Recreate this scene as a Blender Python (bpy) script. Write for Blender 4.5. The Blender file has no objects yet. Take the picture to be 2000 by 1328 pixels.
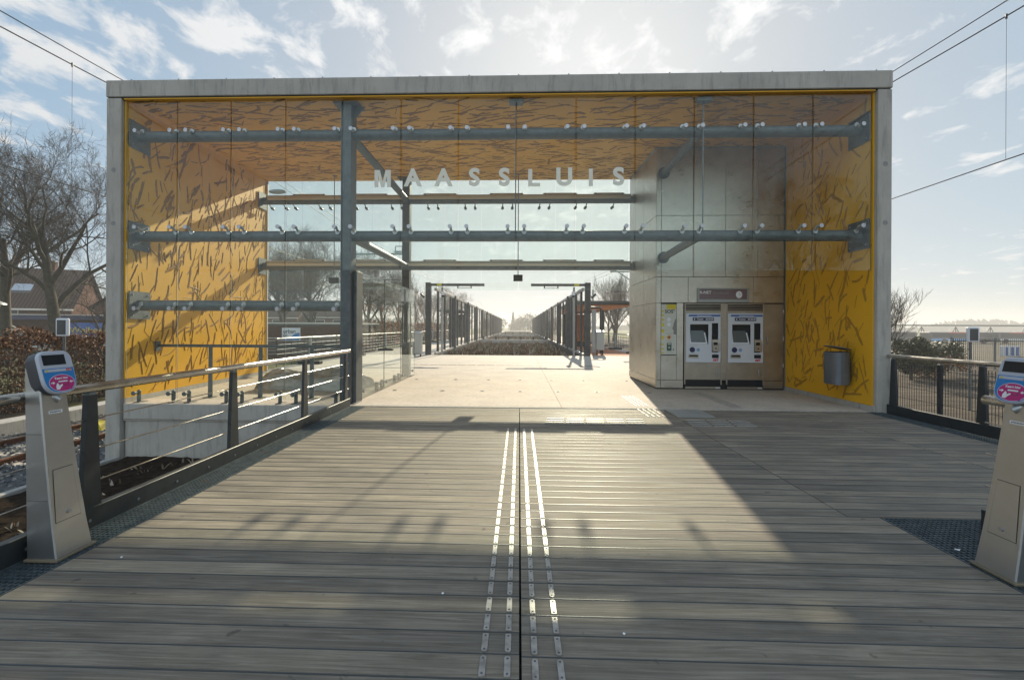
import bpy, math, random
from mathutils import Vector, Matrix
R = math.radians
random.seed(7)
scene = bpy.context.scene
C = scene.collection

# ------------------------------------------------------------------ camera
cam_d = bpy.data.cameras.new('camera'); cam = bpy.data.objects.new('camera', cam_d); C.objects.link(cam)
cam_d.sensor_width = 36; cam_d.lens = 893 / 2000 * 36
cam_d.shift_x = 15.5 / 2000; cam_d.shift_y = -26 / 2000
cam_d.clip_start = 0.05; cam_d.clip_end = 4000
YAW, ROLL = math.atan(.033), .005
cam.matrix_world = Matrix.Translation((0, 0, 1.5)) @ Matrix.Rotation(YAW, 4, 'Z') @ Matrix.Rotation(R(90), 4, 'X') @ Matrix.Rotation(ROLL, 4, 'Z')
scene.camera = cam

# ------------------------------------------------------------------ light
SUN_EL, SUN_AZ = math.atan(.482), R(8.1)      # towards +Y, slightly to +X
world = bpy.data.worlds.new('World'); scene.world = world; world.use_nodes = True
wn, wl = world.node_tree.nodes, world.node_tree.links
for n in list(wn): wn.remove(n)
def WN(t, **k):
    n = wn.new(t)
    for a, b in k.items(): setattr(n, a, b)
    return n
def wmath(op, a, b=None, c=None):
    n = WN('ShaderNodeMath', operation=op)
    for i, v in enumerate((a, b, c)):
        if v is None: continue
        if isinstance(v, (int, float)): n.inputs[i].default_value = v
        else: wl.new(v, n.inputs[i])
    return n.outputs[0]
sky = WN('ShaderNodeTexSky', sky_type='NISHITA'); sky.sun_disc = False
sky.sun_elevation = SUN_EL; sky.sun_rotation = SUN_AZ
sky.air_density = 1.0; sky.dust_density = .9; sky.ozone_density = 1.2
tc = WN('ShaderNodeTexCoord')
sep = WN('ShaderNodeSeparateXYZ'); wl.new(tc.outputs['Generated'], sep.inputs[0])
zz = wmath('MAXIMUM', sep.outputs[2], .0)
zz = wmath('ADD', zz, .12)
comb = WN('ShaderNodeCombineXYZ')
wl.new(wmath('DIVIDE', sep.outputs[0], zz), comb.inputs[0]); wl.new(wmath('DIVIDE', sep.outputs[1], zz), comb.inputs[1])
mp = WN('ShaderNodeMapping'); mp.inputs['Rotation'].default_value = (0, 0, R(-38)); mp.inputs['Scale'].default_value = (1.35, 1.0, 1)
mp.inputs['Location'].default_value = (.35, 1.1, 0)
wl.new(comb.outputs[0], mp.inputs[0])
n1 = WN('ShaderNodeTexNoise'); n1.inputs['Scale'].default_value = 4.2; n1.inputs['Detail'].default_value = 9; n1.inputs['Roughness'].default_value = .62; n1.inputs['Distortion'].default_value = .35
wl.new(mp.outputs[0], n1.inputs['Vector'])
n2 = WN('ShaderNodeTexNoise'); n2.inputs['Scale'].default_value = .55; n2.inputs['Detail'].default_value = 2
wl.new(comb.outputs[0], n2.inputs['Vector'])
cl = wmath('ADD', wmath('MULTIPLY', n1.outputs[0], .75), wmath('MULTIPLY', n2.outputs[0], .38))
# a drift of broken cloud across the upper left and middle of the sky
uu = WN('ShaderNodeSeparateXYZ'); wl.new(comb.outputs[0], uu.inputs[0])
bv = wmath('MULTIPLY', wmath('SUBTRACT', uu.outputs[1], 1.22), 3.4)
bv = wmath('EXPONENT', wmath('MULTIPLY', wmath('MULTIPLY', bv, bv), -1.0))
bu = wmath('MULTIPLY', wmath('ADD', uu.outputs[0], .55), 1.15)
bu = wmath('EXPONENT', wmath('MULTIPLY', wmath('MULTIPLY', bu, bu), -1.0))
cl = wmath('ADD', cl, wmath('MULTIPLY', wmath('MULTIPLY', bu, bv), .098))
cr = WN('ShaderNodeValToRGB'); cr.color_ramp.elements[0].position = .612; cr.color_ramp.elements[1].position = .705
wl.new(cl, cr.inputs[0])
cmask = wmath('MULTIPLY', cr.outputs[0], .85)
sunv = Vector((math.sin(SUN_AZ) * math.cos(SUN_EL), math.cos(SUN_AZ) * math.cos(SUN_EL), math.sin(SUN_EL)))
dot = WN('ShaderNodeVectorMath', operation='DOT_PRODUCT'); wl.new(tc.outputs['Generated'], dot.inputs[0]); dot.inputs[1].default_value = sunv
dpos = wmath('MAXIMUM', dot.outputs['Value'], 0.0)
def vmath(op, a, b=None):
    n = WN('ShaderNodeVectorMath', operation=op)
    for i, v in enumerate((a, b)):
        if v is None: continue
        if isinstance(v, tuple): n.inputs[i].default_value = v
        else: wl.new(v, n.inputs[i])
    return n.outputs[0]
# a curve compresses the sky values: bright parts roll off softly
SKYK = .19
s1 = vmath('MULTIPLY', sky.outputs[0], (SKYK, SKYK * 1.0, SKYK * 1.0))
s2 = vmath('DIVIDE', s1, vmath('ADD', vmath('MULTIPLY', s1, (2.75, 2.65, 2.6)), (1.0, 1.0, 1.0)))
# fill light added to the sky behind the camera, lifts shaded fronts
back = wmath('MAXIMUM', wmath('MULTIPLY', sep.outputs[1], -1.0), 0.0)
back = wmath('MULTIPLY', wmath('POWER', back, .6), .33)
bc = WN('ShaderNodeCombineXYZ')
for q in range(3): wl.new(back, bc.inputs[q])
away = wmath('SUBTRACT', 1.0, wmath('POWER', dpos, 2.2))
tint = WN('ShaderNodeMixRGB'); tint.inputs[1].default_value = (1, 1, 1, 1); tint.inputs[2].default_value = (.58, .87, 1.12, 1); wl.new(away, tint.inputs[0])
s2 = vmath('MULTIPLY', s2, tint.outputs[0])
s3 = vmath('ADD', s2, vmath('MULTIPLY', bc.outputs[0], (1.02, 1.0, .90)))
glowv = WN('ShaderNodeCombineXYZ')
gq = wmath('MULTIPLY', wmath('POWER', dpos, 30.0), .06)
for q in range(3): wl.new(gq, glowv.inputs[q])
s4 = vmath('ADD', s3, glowv.outputs[0])
cv = WN('ShaderNodeCombineXYZ')
cbr = wmath('ADD', wmath('MULTIPLY', wmath('POWER', dpos, 4.0), .13), .36)
for q in range(3): wl.new(cbr, cv.inputs[q])
mixc = WN('ShaderNodeMixRGB'); wl.new(cmask, mixc.inputs[0]); wl.new(s4, mixc.inputs[1]); wl.new(cv.outputs[0], mixc.inputs[2])
bg = WN('ShaderNodeBackground'); bg.inputs[1].default_value = 1.0; wl.new(mixc.outputs[0], bg.inputs[0])
wo = WN('ShaderNodeOutputWorld'); wl.new(bg.outputs[0], wo.inputs[0])

sd = bpy.data.lights.new('sun', 'SUN'); sd.energy = 3.5; sd.angle = R(.6); sd.color = (1, .87, .66)
so = bpy.data.objects.new('sun', sd); C.objects.link(so)
so.rotation_euler = sunv.to_track_quat('Z', 'Y').to_euler(); so.location = (0, 0, 30)
vs = scene.view_settings; vs.view_transform = 'Standard'; vs.look = 'None'; vs.gamma = 1; vs.use_curve_mapping = False
vs.exposure = 1.15
scene.cycles.max_bounces = 10; scene.cycles.transparent_max_bounces = 24
scene.cycles.sample_clamp_indirect = 4.0
scene.cycles.caustics_reflective = False; scene.cycles.caustics_refractive = False

# ------------------------------------------------------------------ materials
def mat(name, col=(.5, .5, .5), rough=.6, metal=0, spec=.5, build=None, **kw):
    m = bpy.data.materials.new(name); m.use_nodes = True
    nt = m.node_tree; b = nt.nodes['Principled BSDF']
    b.inputs['Base Color'].default_value = (*col, 1); b.inputs['Roughness'].default_value = rough
    b.inputs['Metallic'].default_value = metal; b.inputs['Specular IOR Level'].default_value = spec
    for k, v in kw.items(): b.inputs[k.replace('_', ' ')].default_value = v
    m.diffuse_color = (*col, 1)
    if build: build(nt, b)
    return m
def nd(nt, t, ins=None, **k):
    n = nt.nodes.new(t)
    for a, b in k.items(): setattr(n, a, b)
    for a, b in (ins or {}).items():
        if hasattr(b, 'is_output') or isinstance(b, bpy.types.NodeSocket): nt.links.new(b, n.inputs[a])
        else: n.inputs[a].default_value = b
    return n
def coords(nt, scale=(1, 1, 1), off=None):
    t = nd(nt, 'ShaderNodeTexCoord'); m = nd(nt, 'ShaderNodeMapping', {'Vector': t.outputs['Object'], 'Scale': scale})
    if off is not None: nt.links.new(off, m.inputs['Location'])
    return m.outputs[0]
def ramp(nt, fac, stops):
    r = nd(nt, 'ShaderNodeValToRGB'); nt.links.new(fac, r.inputs[0]); e = r.color_ramp.elements
    while len(e) < len(stops): e.new(.5)
    for i, (p, c) in enumerate(stops):
        e[i].position = p; e[i].color = (*c, 1) if len(c) == 3 else c
    return r.outputs[0]
def noisy(c1, c2, scale=(1, 1, 1), nscale=4, detail=6, bump=0, bscale=30, rough=None, lo=.3, hi=.7):
    def f(nt, b):
        v = coords(nt, scale)
        n = nd(nt, 'ShaderNodeTexNoise', {'Vector': v, 'Scale': nscale, 'Detail': detail, 'Roughness': .62})
        nt.links.new(ramp(nt, n.outputs[0], [(lo, c1), (hi, c2)]), b.inputs['Base Color'])
        if rough: nt.links.new(ramp(nt, n.outputs[0], [(lo, (rough[0],) * 3), (hi, (rough[1],) * 3)]), b.inputs['Roughness'])
        if bump:
            n2 = nd(nt, 'ShaderNodeTexNoise', {'Vector': v, 'Scale': bscale, 'Detail': 5})
            bp = nd(nt, 'ShaderNodeBump', {'Height': n2.outputs[0], 'Strength': bump, 'Distance': .01}); nt.links.new(bp.outputs[0], b.inputs['Normal'])
    return f
def g(v): return (v, v, v)
def concrete_build(base, stain=.75):
    def f(nt, b):
        v = coords(nt)
        n = nd(nt, 'ShaderNodeTexNoise', {'Vector': v, 'Scale': 1.3, 'Detail': 8, 'Roughness': .65})
        c = ramp(nt, n.outputs[0], [(.3, tuple(x * .84 for x in base)), (.7, tuple(min(1, x * 1.1) for x in base))])
        v2 = coords(nt, (5, 5, .7)); n3 = nd(nt, 'ShaderNodeTexNoise', {'Vector': v2, 'Scale': 2.2, 'Detail': 6, 'Roughness': .7})
        s = ramp(nt, n3.outputs[0], [(.34, g(stain * .8)), (.50, g(1))])
        mx = nd(nt, 'ShaderNodeMixRGB', {'Fac': .8, 'Color1': c, 'Color2': s}, blend_type='MULTIPLY')
        vo = nd(nt, 'ShaderNodeTexVoronoi', {'Vector': v, 'Scale': 16}); pit = ramp(nt, vo.outputs['Distance'], [(.05, g(.62)), (.1, g(1))])
        mx2 = nd(nt, 'ShaderNodeMixRGB', {'Fac': .5, 'Color1': mx.outputs[0], 'Color2': pit}, blend_type='MULTIPLY')
        nt.links.new(mx2.outputs[0], b.inputs['Base Color'])
        n2 = nd(nt, 'ShaderNodeTexNoise', {'Vector': v, 'Scale': 40, 'Detail': 4})
        bp = nd(nt, 'ShaderNodeBump', {'Height': n2.outputs[0], 'Strength': .18, 'Distance': .01}); nt.links.new(bp.outputs[0], b.inputs['Normal'])
    return f
def wood_build(nt, b):
    geo = nd(nt, 'ShaderNodeNewGeometry'); rnd = geo.outputs['Random Per Island']
    off = nd(nt, 'ShaderNodeVectorMath', {0: rnd, 1: (37., 91., 13.)}, operation='MULTIPLY')
    v = coords(nt, (1, 1, 1), off.outputs[0])
    vs_ = nd(nt, 'ShaderNodeMapping', {'Vector': v, 'Scale': (1.1, 26, 26)})
    n = nd(nt, 'ShaderNodeTexNoise', {'Vector': vs_.outputs[0], 'Scale': 1.4, 'Detail': 8, 'Roughness': .68, 'Distortion': 1.1})
    c = ramp(nt, n.outputs[0], [(.28, (.148, .127, .097)), (.5, (.25, .218, .17)), (.74, (.39, .348, .275))])
    blot = nd(nt, 'ShaderNodeTexNoise', {'Vector': v, 'Scale': 1.1, 'Detail': 5, 'Roughness': .6})
    c2 = ramp(nt, blot.outputs[0], [(.33, (.66, .66, .68)), (.66, (1.18, 1.14, 1.1))])
    mx = nd(nt, 'ShaderNodeMixRGB', {'Fac': .9, 'Color1': c, 'Color2': c2}, blend_type='MULTIPLY')
    val = ramp(nt, rnd, [(0, (.84, .84, .86)), (.5, (.97, .97, .97)), (1, (1.12, 1.11, 1.08))])
    mx2 = nd(nt, 'ShaderNodeMixRGB', {'Fac': 1, 'Color1': mx.outputs[0], 'Color2': val}, blend_type='MULTIPLY')
    spn = nd(nt, 'ShaderNodeTexNoise', {'Vector': coords(nt), 'Scale': 9, 'Detail': 3})
    sp = ramp(nt, spn.outputs[0], [(.69, g(1)), (.73, g(.55))])
    mx3 = nd(nt, 'ShaderNodeMixRGB', {'Fac': .8, 'Color1': mx2.outputs[0], 'Color2': sp}, blend_type='MULTIPLY')
    nt.links.new(mx3.outputs[0], b.inputs['Base Color'])
    nt.links.new(ramp(nt, blot.outputs[0], [(.3, g(.64)), (.7, g(.85))]), b.inputs['Roughness'])
    bp = nd(nt, 'ShaderNodeBump', {'Height': n.outputs[0], 'Strength': .35, 'Distance': .004}); nt.links.new(bp.outputs[0], b.inputs['Normal'])
def steel_build(c1, c2, direction='z', r=(.26, .42), bmp=1):
    sc = {'z': (90, 90, 1.2), 'x': (1.2, 90, 90), 'y': (90, 1.2, 90)}[direction]
    def f(nt, b):
        v = coords(nt, sc); n = nd(nt, 'ShaderNodeTexNoise', {'Vector': v, 'Scale': 2, 'Detail': 4})
        n2 = nd(nt, 'ShaderNodeTexNoise', {'Vector': coords(nt), 'Scale': 2.1, 'Detail': 5, 'Roughness': .7})
        nt.links.new(ramp(nt, n2.outputs[0], [(.3, c1), (.7, c2)]), b.inputs['Base Color'])
        ad = nd(nt, 'ShaderNodeMath', {0: n.outputs[0], 1: n2.outputs[0]}, operation='ADD')
        nt.links.new(ramp(nt, ad.outputs[0], [(.7, g(r[0])), (1.3, g(r[1]))]), b.inputs['Roughness'])
        bp = nd(nt, 'ShaderNodeBump', {'Height': n.outputs[0], 'Strength': .06 * bmp + .001, 'Distance': .002})
        n4 = nd(nt, 'ShaderNodeTexNoise', {'Vector': coords(nt, (1, 1, 1)), 'Scale': 1.6, 'Detail': 1})
        bp2 = nd(nt, 'ShaderNodeBump', {'Height': n4.outputs[0], 'Strength': .09 * bmp + .02, 'Distance': .03, 'Normal': bp.outputs[0]})
        nt.links.new(bp2.outputs[0], b.inputs['Normal'])
    return f
M = {}
M['concrete'] = mat('weathered concrete', spec=.12, rough=.85, build=concrete_build((.435, .41, .365), .85))
M['concrete_pale'] = mat('pale floor concrete', rough=.8, spec=.2, build=concrete_build((.50, .455, .385), .86))
M['concrete_kerb'] = mat('kerb concrete', spec=.12, rough=.85, build=concrete_build((.42, .41, .38)))
M['wood'] = mat('weathered hardwood', rough=.5, spec=.16, build=wood_build)
M['dark'] = mat('dark void', (.012, .012, .013), .8)
M['bead'] = mat('anti slip bead', (.075, .085, .09), .45, .2)
M['seam'] = mat('panel gap', (.015, .014, .012), .7)
M['steel'] = mat('brushed steel', rough=.35, metal=1, build=steel_build((.47, .435, .37), (.62, .58, .51), 'x', (.2, .38)))
M['steel_v'] = mat('brushed steel post', rough=.3, metal=.9, build=steel_build((.49, .495, .49), (.56, .565, .555), 'z', (.30, .34), 0))
M['steel_frame'] = mat('machine steel', rough=.4, metal=1, build=steel_build((.36, .32, .26), (.5, .45, .38), 'x', (.3, .48)))
M['polished'] = mat('polished handrail', (.62, .58, .53), .2, 1, build=noisy((.45, .41, .36), (.66, .62, .56), (1, 1, 1), 6, rough=(.16, .3)))
M['galv'] = mat('galvanised steel', rough=.5, metal=.45, build=noisy((.09, .098, .10), (.165, .175, .177), (1, 1, 1), 7, 7, .15, 30, (.45, .68)))
M['galv_dull'] = mat('dull galvanised plate', rough=.6, metal=.55, build=noisy((.16, .18, .19), (.27, .29, .3), (1, 1, 1), 6, 6))
M['fitting'] = mat('cast fitting', (.42, .42, .43), .38, .8)
M['black'] = mat('dark grey paint', rough=.45, build=noisy((.018, .021, .022), (.035, .04, .042), (1, 1, 1), 9, 5, .1, 60))
M['anthracite'] = mat('anthracite lacquer', rough=.5, build=noisy((.04, .042, .042), (.075, .078, .076), (1, 1, 1), 3, 5))
M['grate'] = mat('grating steel', rough=.5, metal=.6, build=noisy((.09, .115, .125), (.2, .24, .25), (1, 1, 1), 14))
def yellow_build(c1, c2):
    def f(nt, b):
        n = nd(nt, 'ShaderNodeTexNoise', {'Vector': coords(nt), 'Scale': .9, 'Detail': 5})
        nt.links.new(ramp(nt, n.outputs[0], [(.3, c1), (.7, c2)]), b.inputs['Base Color'])
        n2 = nd(nt, 'ShaderNodeTexNoise', {'Vector': coords(nt), 'Scale': 90, 'Detail': 2})
        bp = nd(nt, 'ShaderNodeBump', {'Height': n2.outputs[0], 'Strength': .05, 'Distance': .004}); nt.links.new(bp.outputs[0], b.inputs['Normal'])
    return f
M['yellow'] = mat('yellow relief panel', spec=.3, rough=.45, build=yellow_build((.74, .385, .010), (.82, .44, .013)))
M['ochre'] = mat('brown relief print', spec=.12, rough=.6, build=noisy((.25, .125, .018), (.40, .20, .02), (1, 1, 1), 8))
M['ochre_faint'] = mat('faint relief print', spec=.12, rough=.6, build=noisy((.36, .18, .022), (.46, .24, .03), (1, 1, 1), 8))
M['white'] = mat('white lacquer', (.70, .72, .76), .35)
M['panelwhite'] = mat('white machine front', (.60, .63, .68), .4)
M['offwhite'] = mat('sos panel white', (.55, .56, .50), .5)
M['grey_head'] = mat('grey print', (.23, .23, .22), .5)
M['signyellow'] = mat('sign yellow', (.62, .5, .03), .5)
M['navy'] = mat('navy print', (.018, .03, .09), .4)
M['blue'] = mat('blue print', (.02, .2, .5), .4)
M['blue2'] = mat('machine blue bar', (.04, .12, .38), .4)
M['lightblue'] = mat('light blue print', (.1, .35, .65), .4)
M['pink'] = mat('magenta print', (.48, .02, .17), .4)
M['red'] = mat('red print', (.6, .03, .03), .45)
M['orange'] = mat('orange button', (.7, .25, .02), .4)
M['green'] = mat('green device', (.03, .09, .06), .4)
M['screen'] = mat('dark display glass', (.02, .024, .028), .12)
M['screen_on'] = mat('reflective touch screen', (.10, .12, .12), .15)
M['print'] = mat('white print', (.8, .8, .8), .5)
M['darkprint'] = mat('dark print', (.03, .03, .03), .5)
def letter_build(nt, b):
    tl = nd(nt, 'ShaderNodeBsdfTranslucent', {'Color': (1, 1, .93, 1)}); out = [n for n in nt.nodes if n.type == 'OUTPUT_MATERIAL'][0]
    mx = nd(nt, 'ShaderNodeMixShader', {0: .5, 1: b.outputs[0], 2: tl.outputs[0]}); nt.links.new(mx.outputs[0], out.inputs[0])
M['letter'] = mat('frosted letter film', (.95, .95, .9), .6, build=letter_build)
M['rust'] = mat('rusty rail', rough=.7, metal=.3, build=noisy((.11, .045, .022), (.24, .11, .06), (1, 1, 1), 10))
M['railtop'] = mat('worn rail head', (.55, .5, .45), .3, 1)
M['stone'] = mat('ballast stone', spec=.12, rough=.85, build=lambda nt, b: nt.links.new(ramp(nt, nd(nt, 'ShaderNodeNewGeometry').outputs['Random Per Island'], [(0, (.05, .058, .068)), (.6, (.12, .13, .14)), (1, (.30, .29, .27))]), b.inputs['Base Color']))
M['soil'] = mat('dark soil', spec=0, rough=.95, build=noisy((.012, .009, .007), (.05, .036, .026), (1, 1, 1), 9, 9, .9, 16))
M['ground'] = mat('bare earth', spec=.12, rough=.95, build=noisy((.035, .027, .02), (.13, .105, .075), (.35, 1.6, 1), 1.2, 10, .8, 6))
M['sand'] = mat('sandy yard', spec=.12, rough=.95, build=noisy((.17, .15, .11), (.25, .22, .165), (1, 1, 1), .2, 6))
M['field'] = mat('distant field', spec=.12, rough=.95, build=noisy((.13, .15, .05), (.2, .21, .1), (1, 1, 1), .05, 5))
M['grass'] = mat('rough verge grass', spec=.12, rough=.95, build=noisy((.05, .065, .02), (.17, .155, .07), (1, 1, 1), 2.5, 8, .7, 12))
M['leafbrown'] = mat('dry beech leaf', spec=.12, rough=.55, build=lambda nt, b: nt.links.new(ramp(nt, nd(nt, 'ShaderNodeNewGeometry').outputs['Random Per Island'], [(0, (.05, .022, .01)), (.5, (.17, .075, .03)), (1, (.40, .22, .11))]), b.inputs['Base Color']))
M['leafgreen'] = mat('evergreen leaf', rough=.6, build=lambda nt, b: nt.links.new(ramp(nt, nd(nt, 'ShaderNodeNewGeometry').outputs['Random Per Island'], [(0, (.02, .03, .012)), (.6, (.05, .065, .022)), (1, (.14, .13, .05))]), b.inputs['Base Color']))
M['straw'] = mat('dry grass blade', spec=0, rough=.8, build=lambda nt, b: nt.links.new(ramp(nt, nd(nt, 'ShaderNodeNewGeometry').outputs['Random Per Island'], [(0, (.06, .032, .016)), (.5, (.17, .13, .085)), (1, (.62, .56, .45))]), b.inputs['Base Color']))
M['bark'] = mat('tree bark', rough=.9, build=noisy((.03, .025, .018), (.085, .075, .045), (1, 1, 1), 6, 6))
M['twig'] = mat('bare twig', rough=.9, build=noisy((.022, .018, .014), (.05, .04, .03), (1, 1, 1), 2, 3))
M['brick'] = mat('dark red brick', spec=.12, rough=.9)
def brick_build(m, c1, c2, mort, s):
    nt = m.node_tree; b = nt.nodes['Principled BSDF']
    t = nd(nt, 'ShaderNodeTexCoord'); sp = nd(nt, 'ShaderNodeSeparateXYZ', {0: t.outputs['Object']})
    ad = nd(nt, 'ShaderNodeMath', {0: sp.outputs[0], 1: sp.outputs[1]}, operation='ADD')
    cb = nd(nt, 'ShaderNodeCombineXYZ', {0: ad.outputs[0], 1: sp.outputs[2]})
    br = nd(nt, 'ShaderNodeTexBrick', {'Vector': cb.outputs[0], 'Color1': (*c1, 1), 'Color2': (*c2, 1), 'Mortar': (*mort, 1), 'Scale': s, 'Mortar Size': .012})
    nt.links.new(br.outputs[0], b.inputs['Base Color'])
brick_build(M['brick'], (.075, .035, .025), (.12, .055, .035), (.12, .1, .085), 4)
M['brickpath'] = mat('red clay paving', spec=.12, rough=.85, build=noisy((.32, .14, .08), (.44, .21, .13), (1, 1, 1), 6))
def tile_build(nt, b):
    v = coords(nt)
    w = nd(nt, 'ShaderNodeTexWave', {'Vector': v, 'Scale': 1.1, 'Distortion': .4, 'Detail': 2}, bands_direction='X')
    nt.links.new(ramp(nt, w.outputs[0], [(.2, (.016, .012, .011)), (.7, (.07, .038, .028))]), b.inputs['Base Color'])
M['tile'] = mat('red roof tile', spec=.12, rough=.8, build=tile_build)
M['cream'] = mat('cream trim', (.6, .57, .5), .6)
M['glassdark'] = mat('house window glass', (.03, .04, .05), .1)
M['skylight'] = mat('skylight glass', (.45, .5, .55), .15)
M['wire'] = mat('overhead wire', (.02, .02, .022), .5)
M['lit_bar'] = mat('pale bar and lit pipe top', (.72, .68, .56), .5)  # also colours the strip standing for the pipe's lit upper half
M['mast'] = mat('mast paint', (.2, .28, .26), .5, .2)
M['rubber'] = mat('black rubber', (.015, .015, .015), .8)
M['orangewood'] = mat('orange wood cladding', rough=.6, build=noisy((.35, .1, .025), (.6, .2, .05), (1, 1, 6), 3))
M['cladgrey'] = mat('bus grey', (.07, .075, .085), .4)
M['foil'] = mat('crumpled clear foil', (.5, .47, .4), .14, 0, .9, build=noisy((.13, .11, .085), (.55, .52, .46), (1, 1, 2.5), 2.2, 7, .9, 5, (.1, .3)), Alpha=.93)
M['cardboard'] = mat('brown board stack', (.25, .14, .07), .8)
M['lamp_grey'] = mat('lamp grey', (.35, .36, .35), .4, .3)
M['tube'] = mat('lamp diffuser', (.78, .74, .62), .35)
M['binsteel'] = mat('bin steel', rough=.4, metal=.7, build=steel_build((.13, .145, .165), (.2, .215, .235), 'z', (.36, .46)))
M['silverbox'] = mat('silver cabinet', (.4, .41, .4), .45, .5)
def glass_mat(name, tint, kk=1.0):
    m = bpy.data.materials.new(name); m.use_nodes = True; nt = m.node_tree
    for n in list(nt.nodes): nt.nodes.remove(n)
    fr = nd(nt, 'ShaderNodeFresnel', {'IOR': 1.5})
    gm = nd(nt, 'ShaderNodeNewGeometry')
    inv = nd(nt, 'ShaderNodeMath', {0: kk, 1: gm.outputs['Backfacing']}, operation='SUBTRACT', use_clamp=True)
    mm = nd(nt, 'ShaderNodeMath', {0: fr.outputs[0], 1: inv.outputs[0]}, operation='MULTIPLY')
    tr = nd(nt, 'ShaderNodeBsdfTransparent', {'Color': (*tint, 1)})
    gl = nd(nt, 'ShaderNodeBsdfGlossy', {'Color': (.95, 1, .98, 1), 'Roughness': 0.0})
    mx = nd(nt, 'ShaderNodeMixShader', {0: mm.outputs[0], 1: tr.outputs[0], 2: gl.outputs[0]})
    dn = nd(nt, 'ShaderNodeTexNoise', {'Vector': coords(nt, (1.5, 1.5, .5)), 'Scale': 2.2, 'Detail': 7, 'Roughness': .7})
    df = ramp(nt, dn.outputs[0], [(.4, g(.002)), (.75, g(.025))])
    du = nd(nt, 'ShaderNodeBsdfDiffuse', {'Color': (.6, .6, .56, 1)})
    mx2 = nd(nt, 'ShaderNodeMixShader', {0: df, 1: mx.outputs[0], 2: du.outputs[0]})
    nt.links.new(mx2.outputs[0], nd(nt, 'ShaderNodeOutputMaterial').inputs[0])
    return m
M['glass'] = glass_mat('clear facade glass', (.955, .98, .965))
M['glass_edge'] = mat('green glass edge', (.06, .10, .085), .15)
M['glass_edge_bright'] = mat('bright glass edge', (.45, .52, .47), .1, Transmission_Weight=.3)

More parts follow.
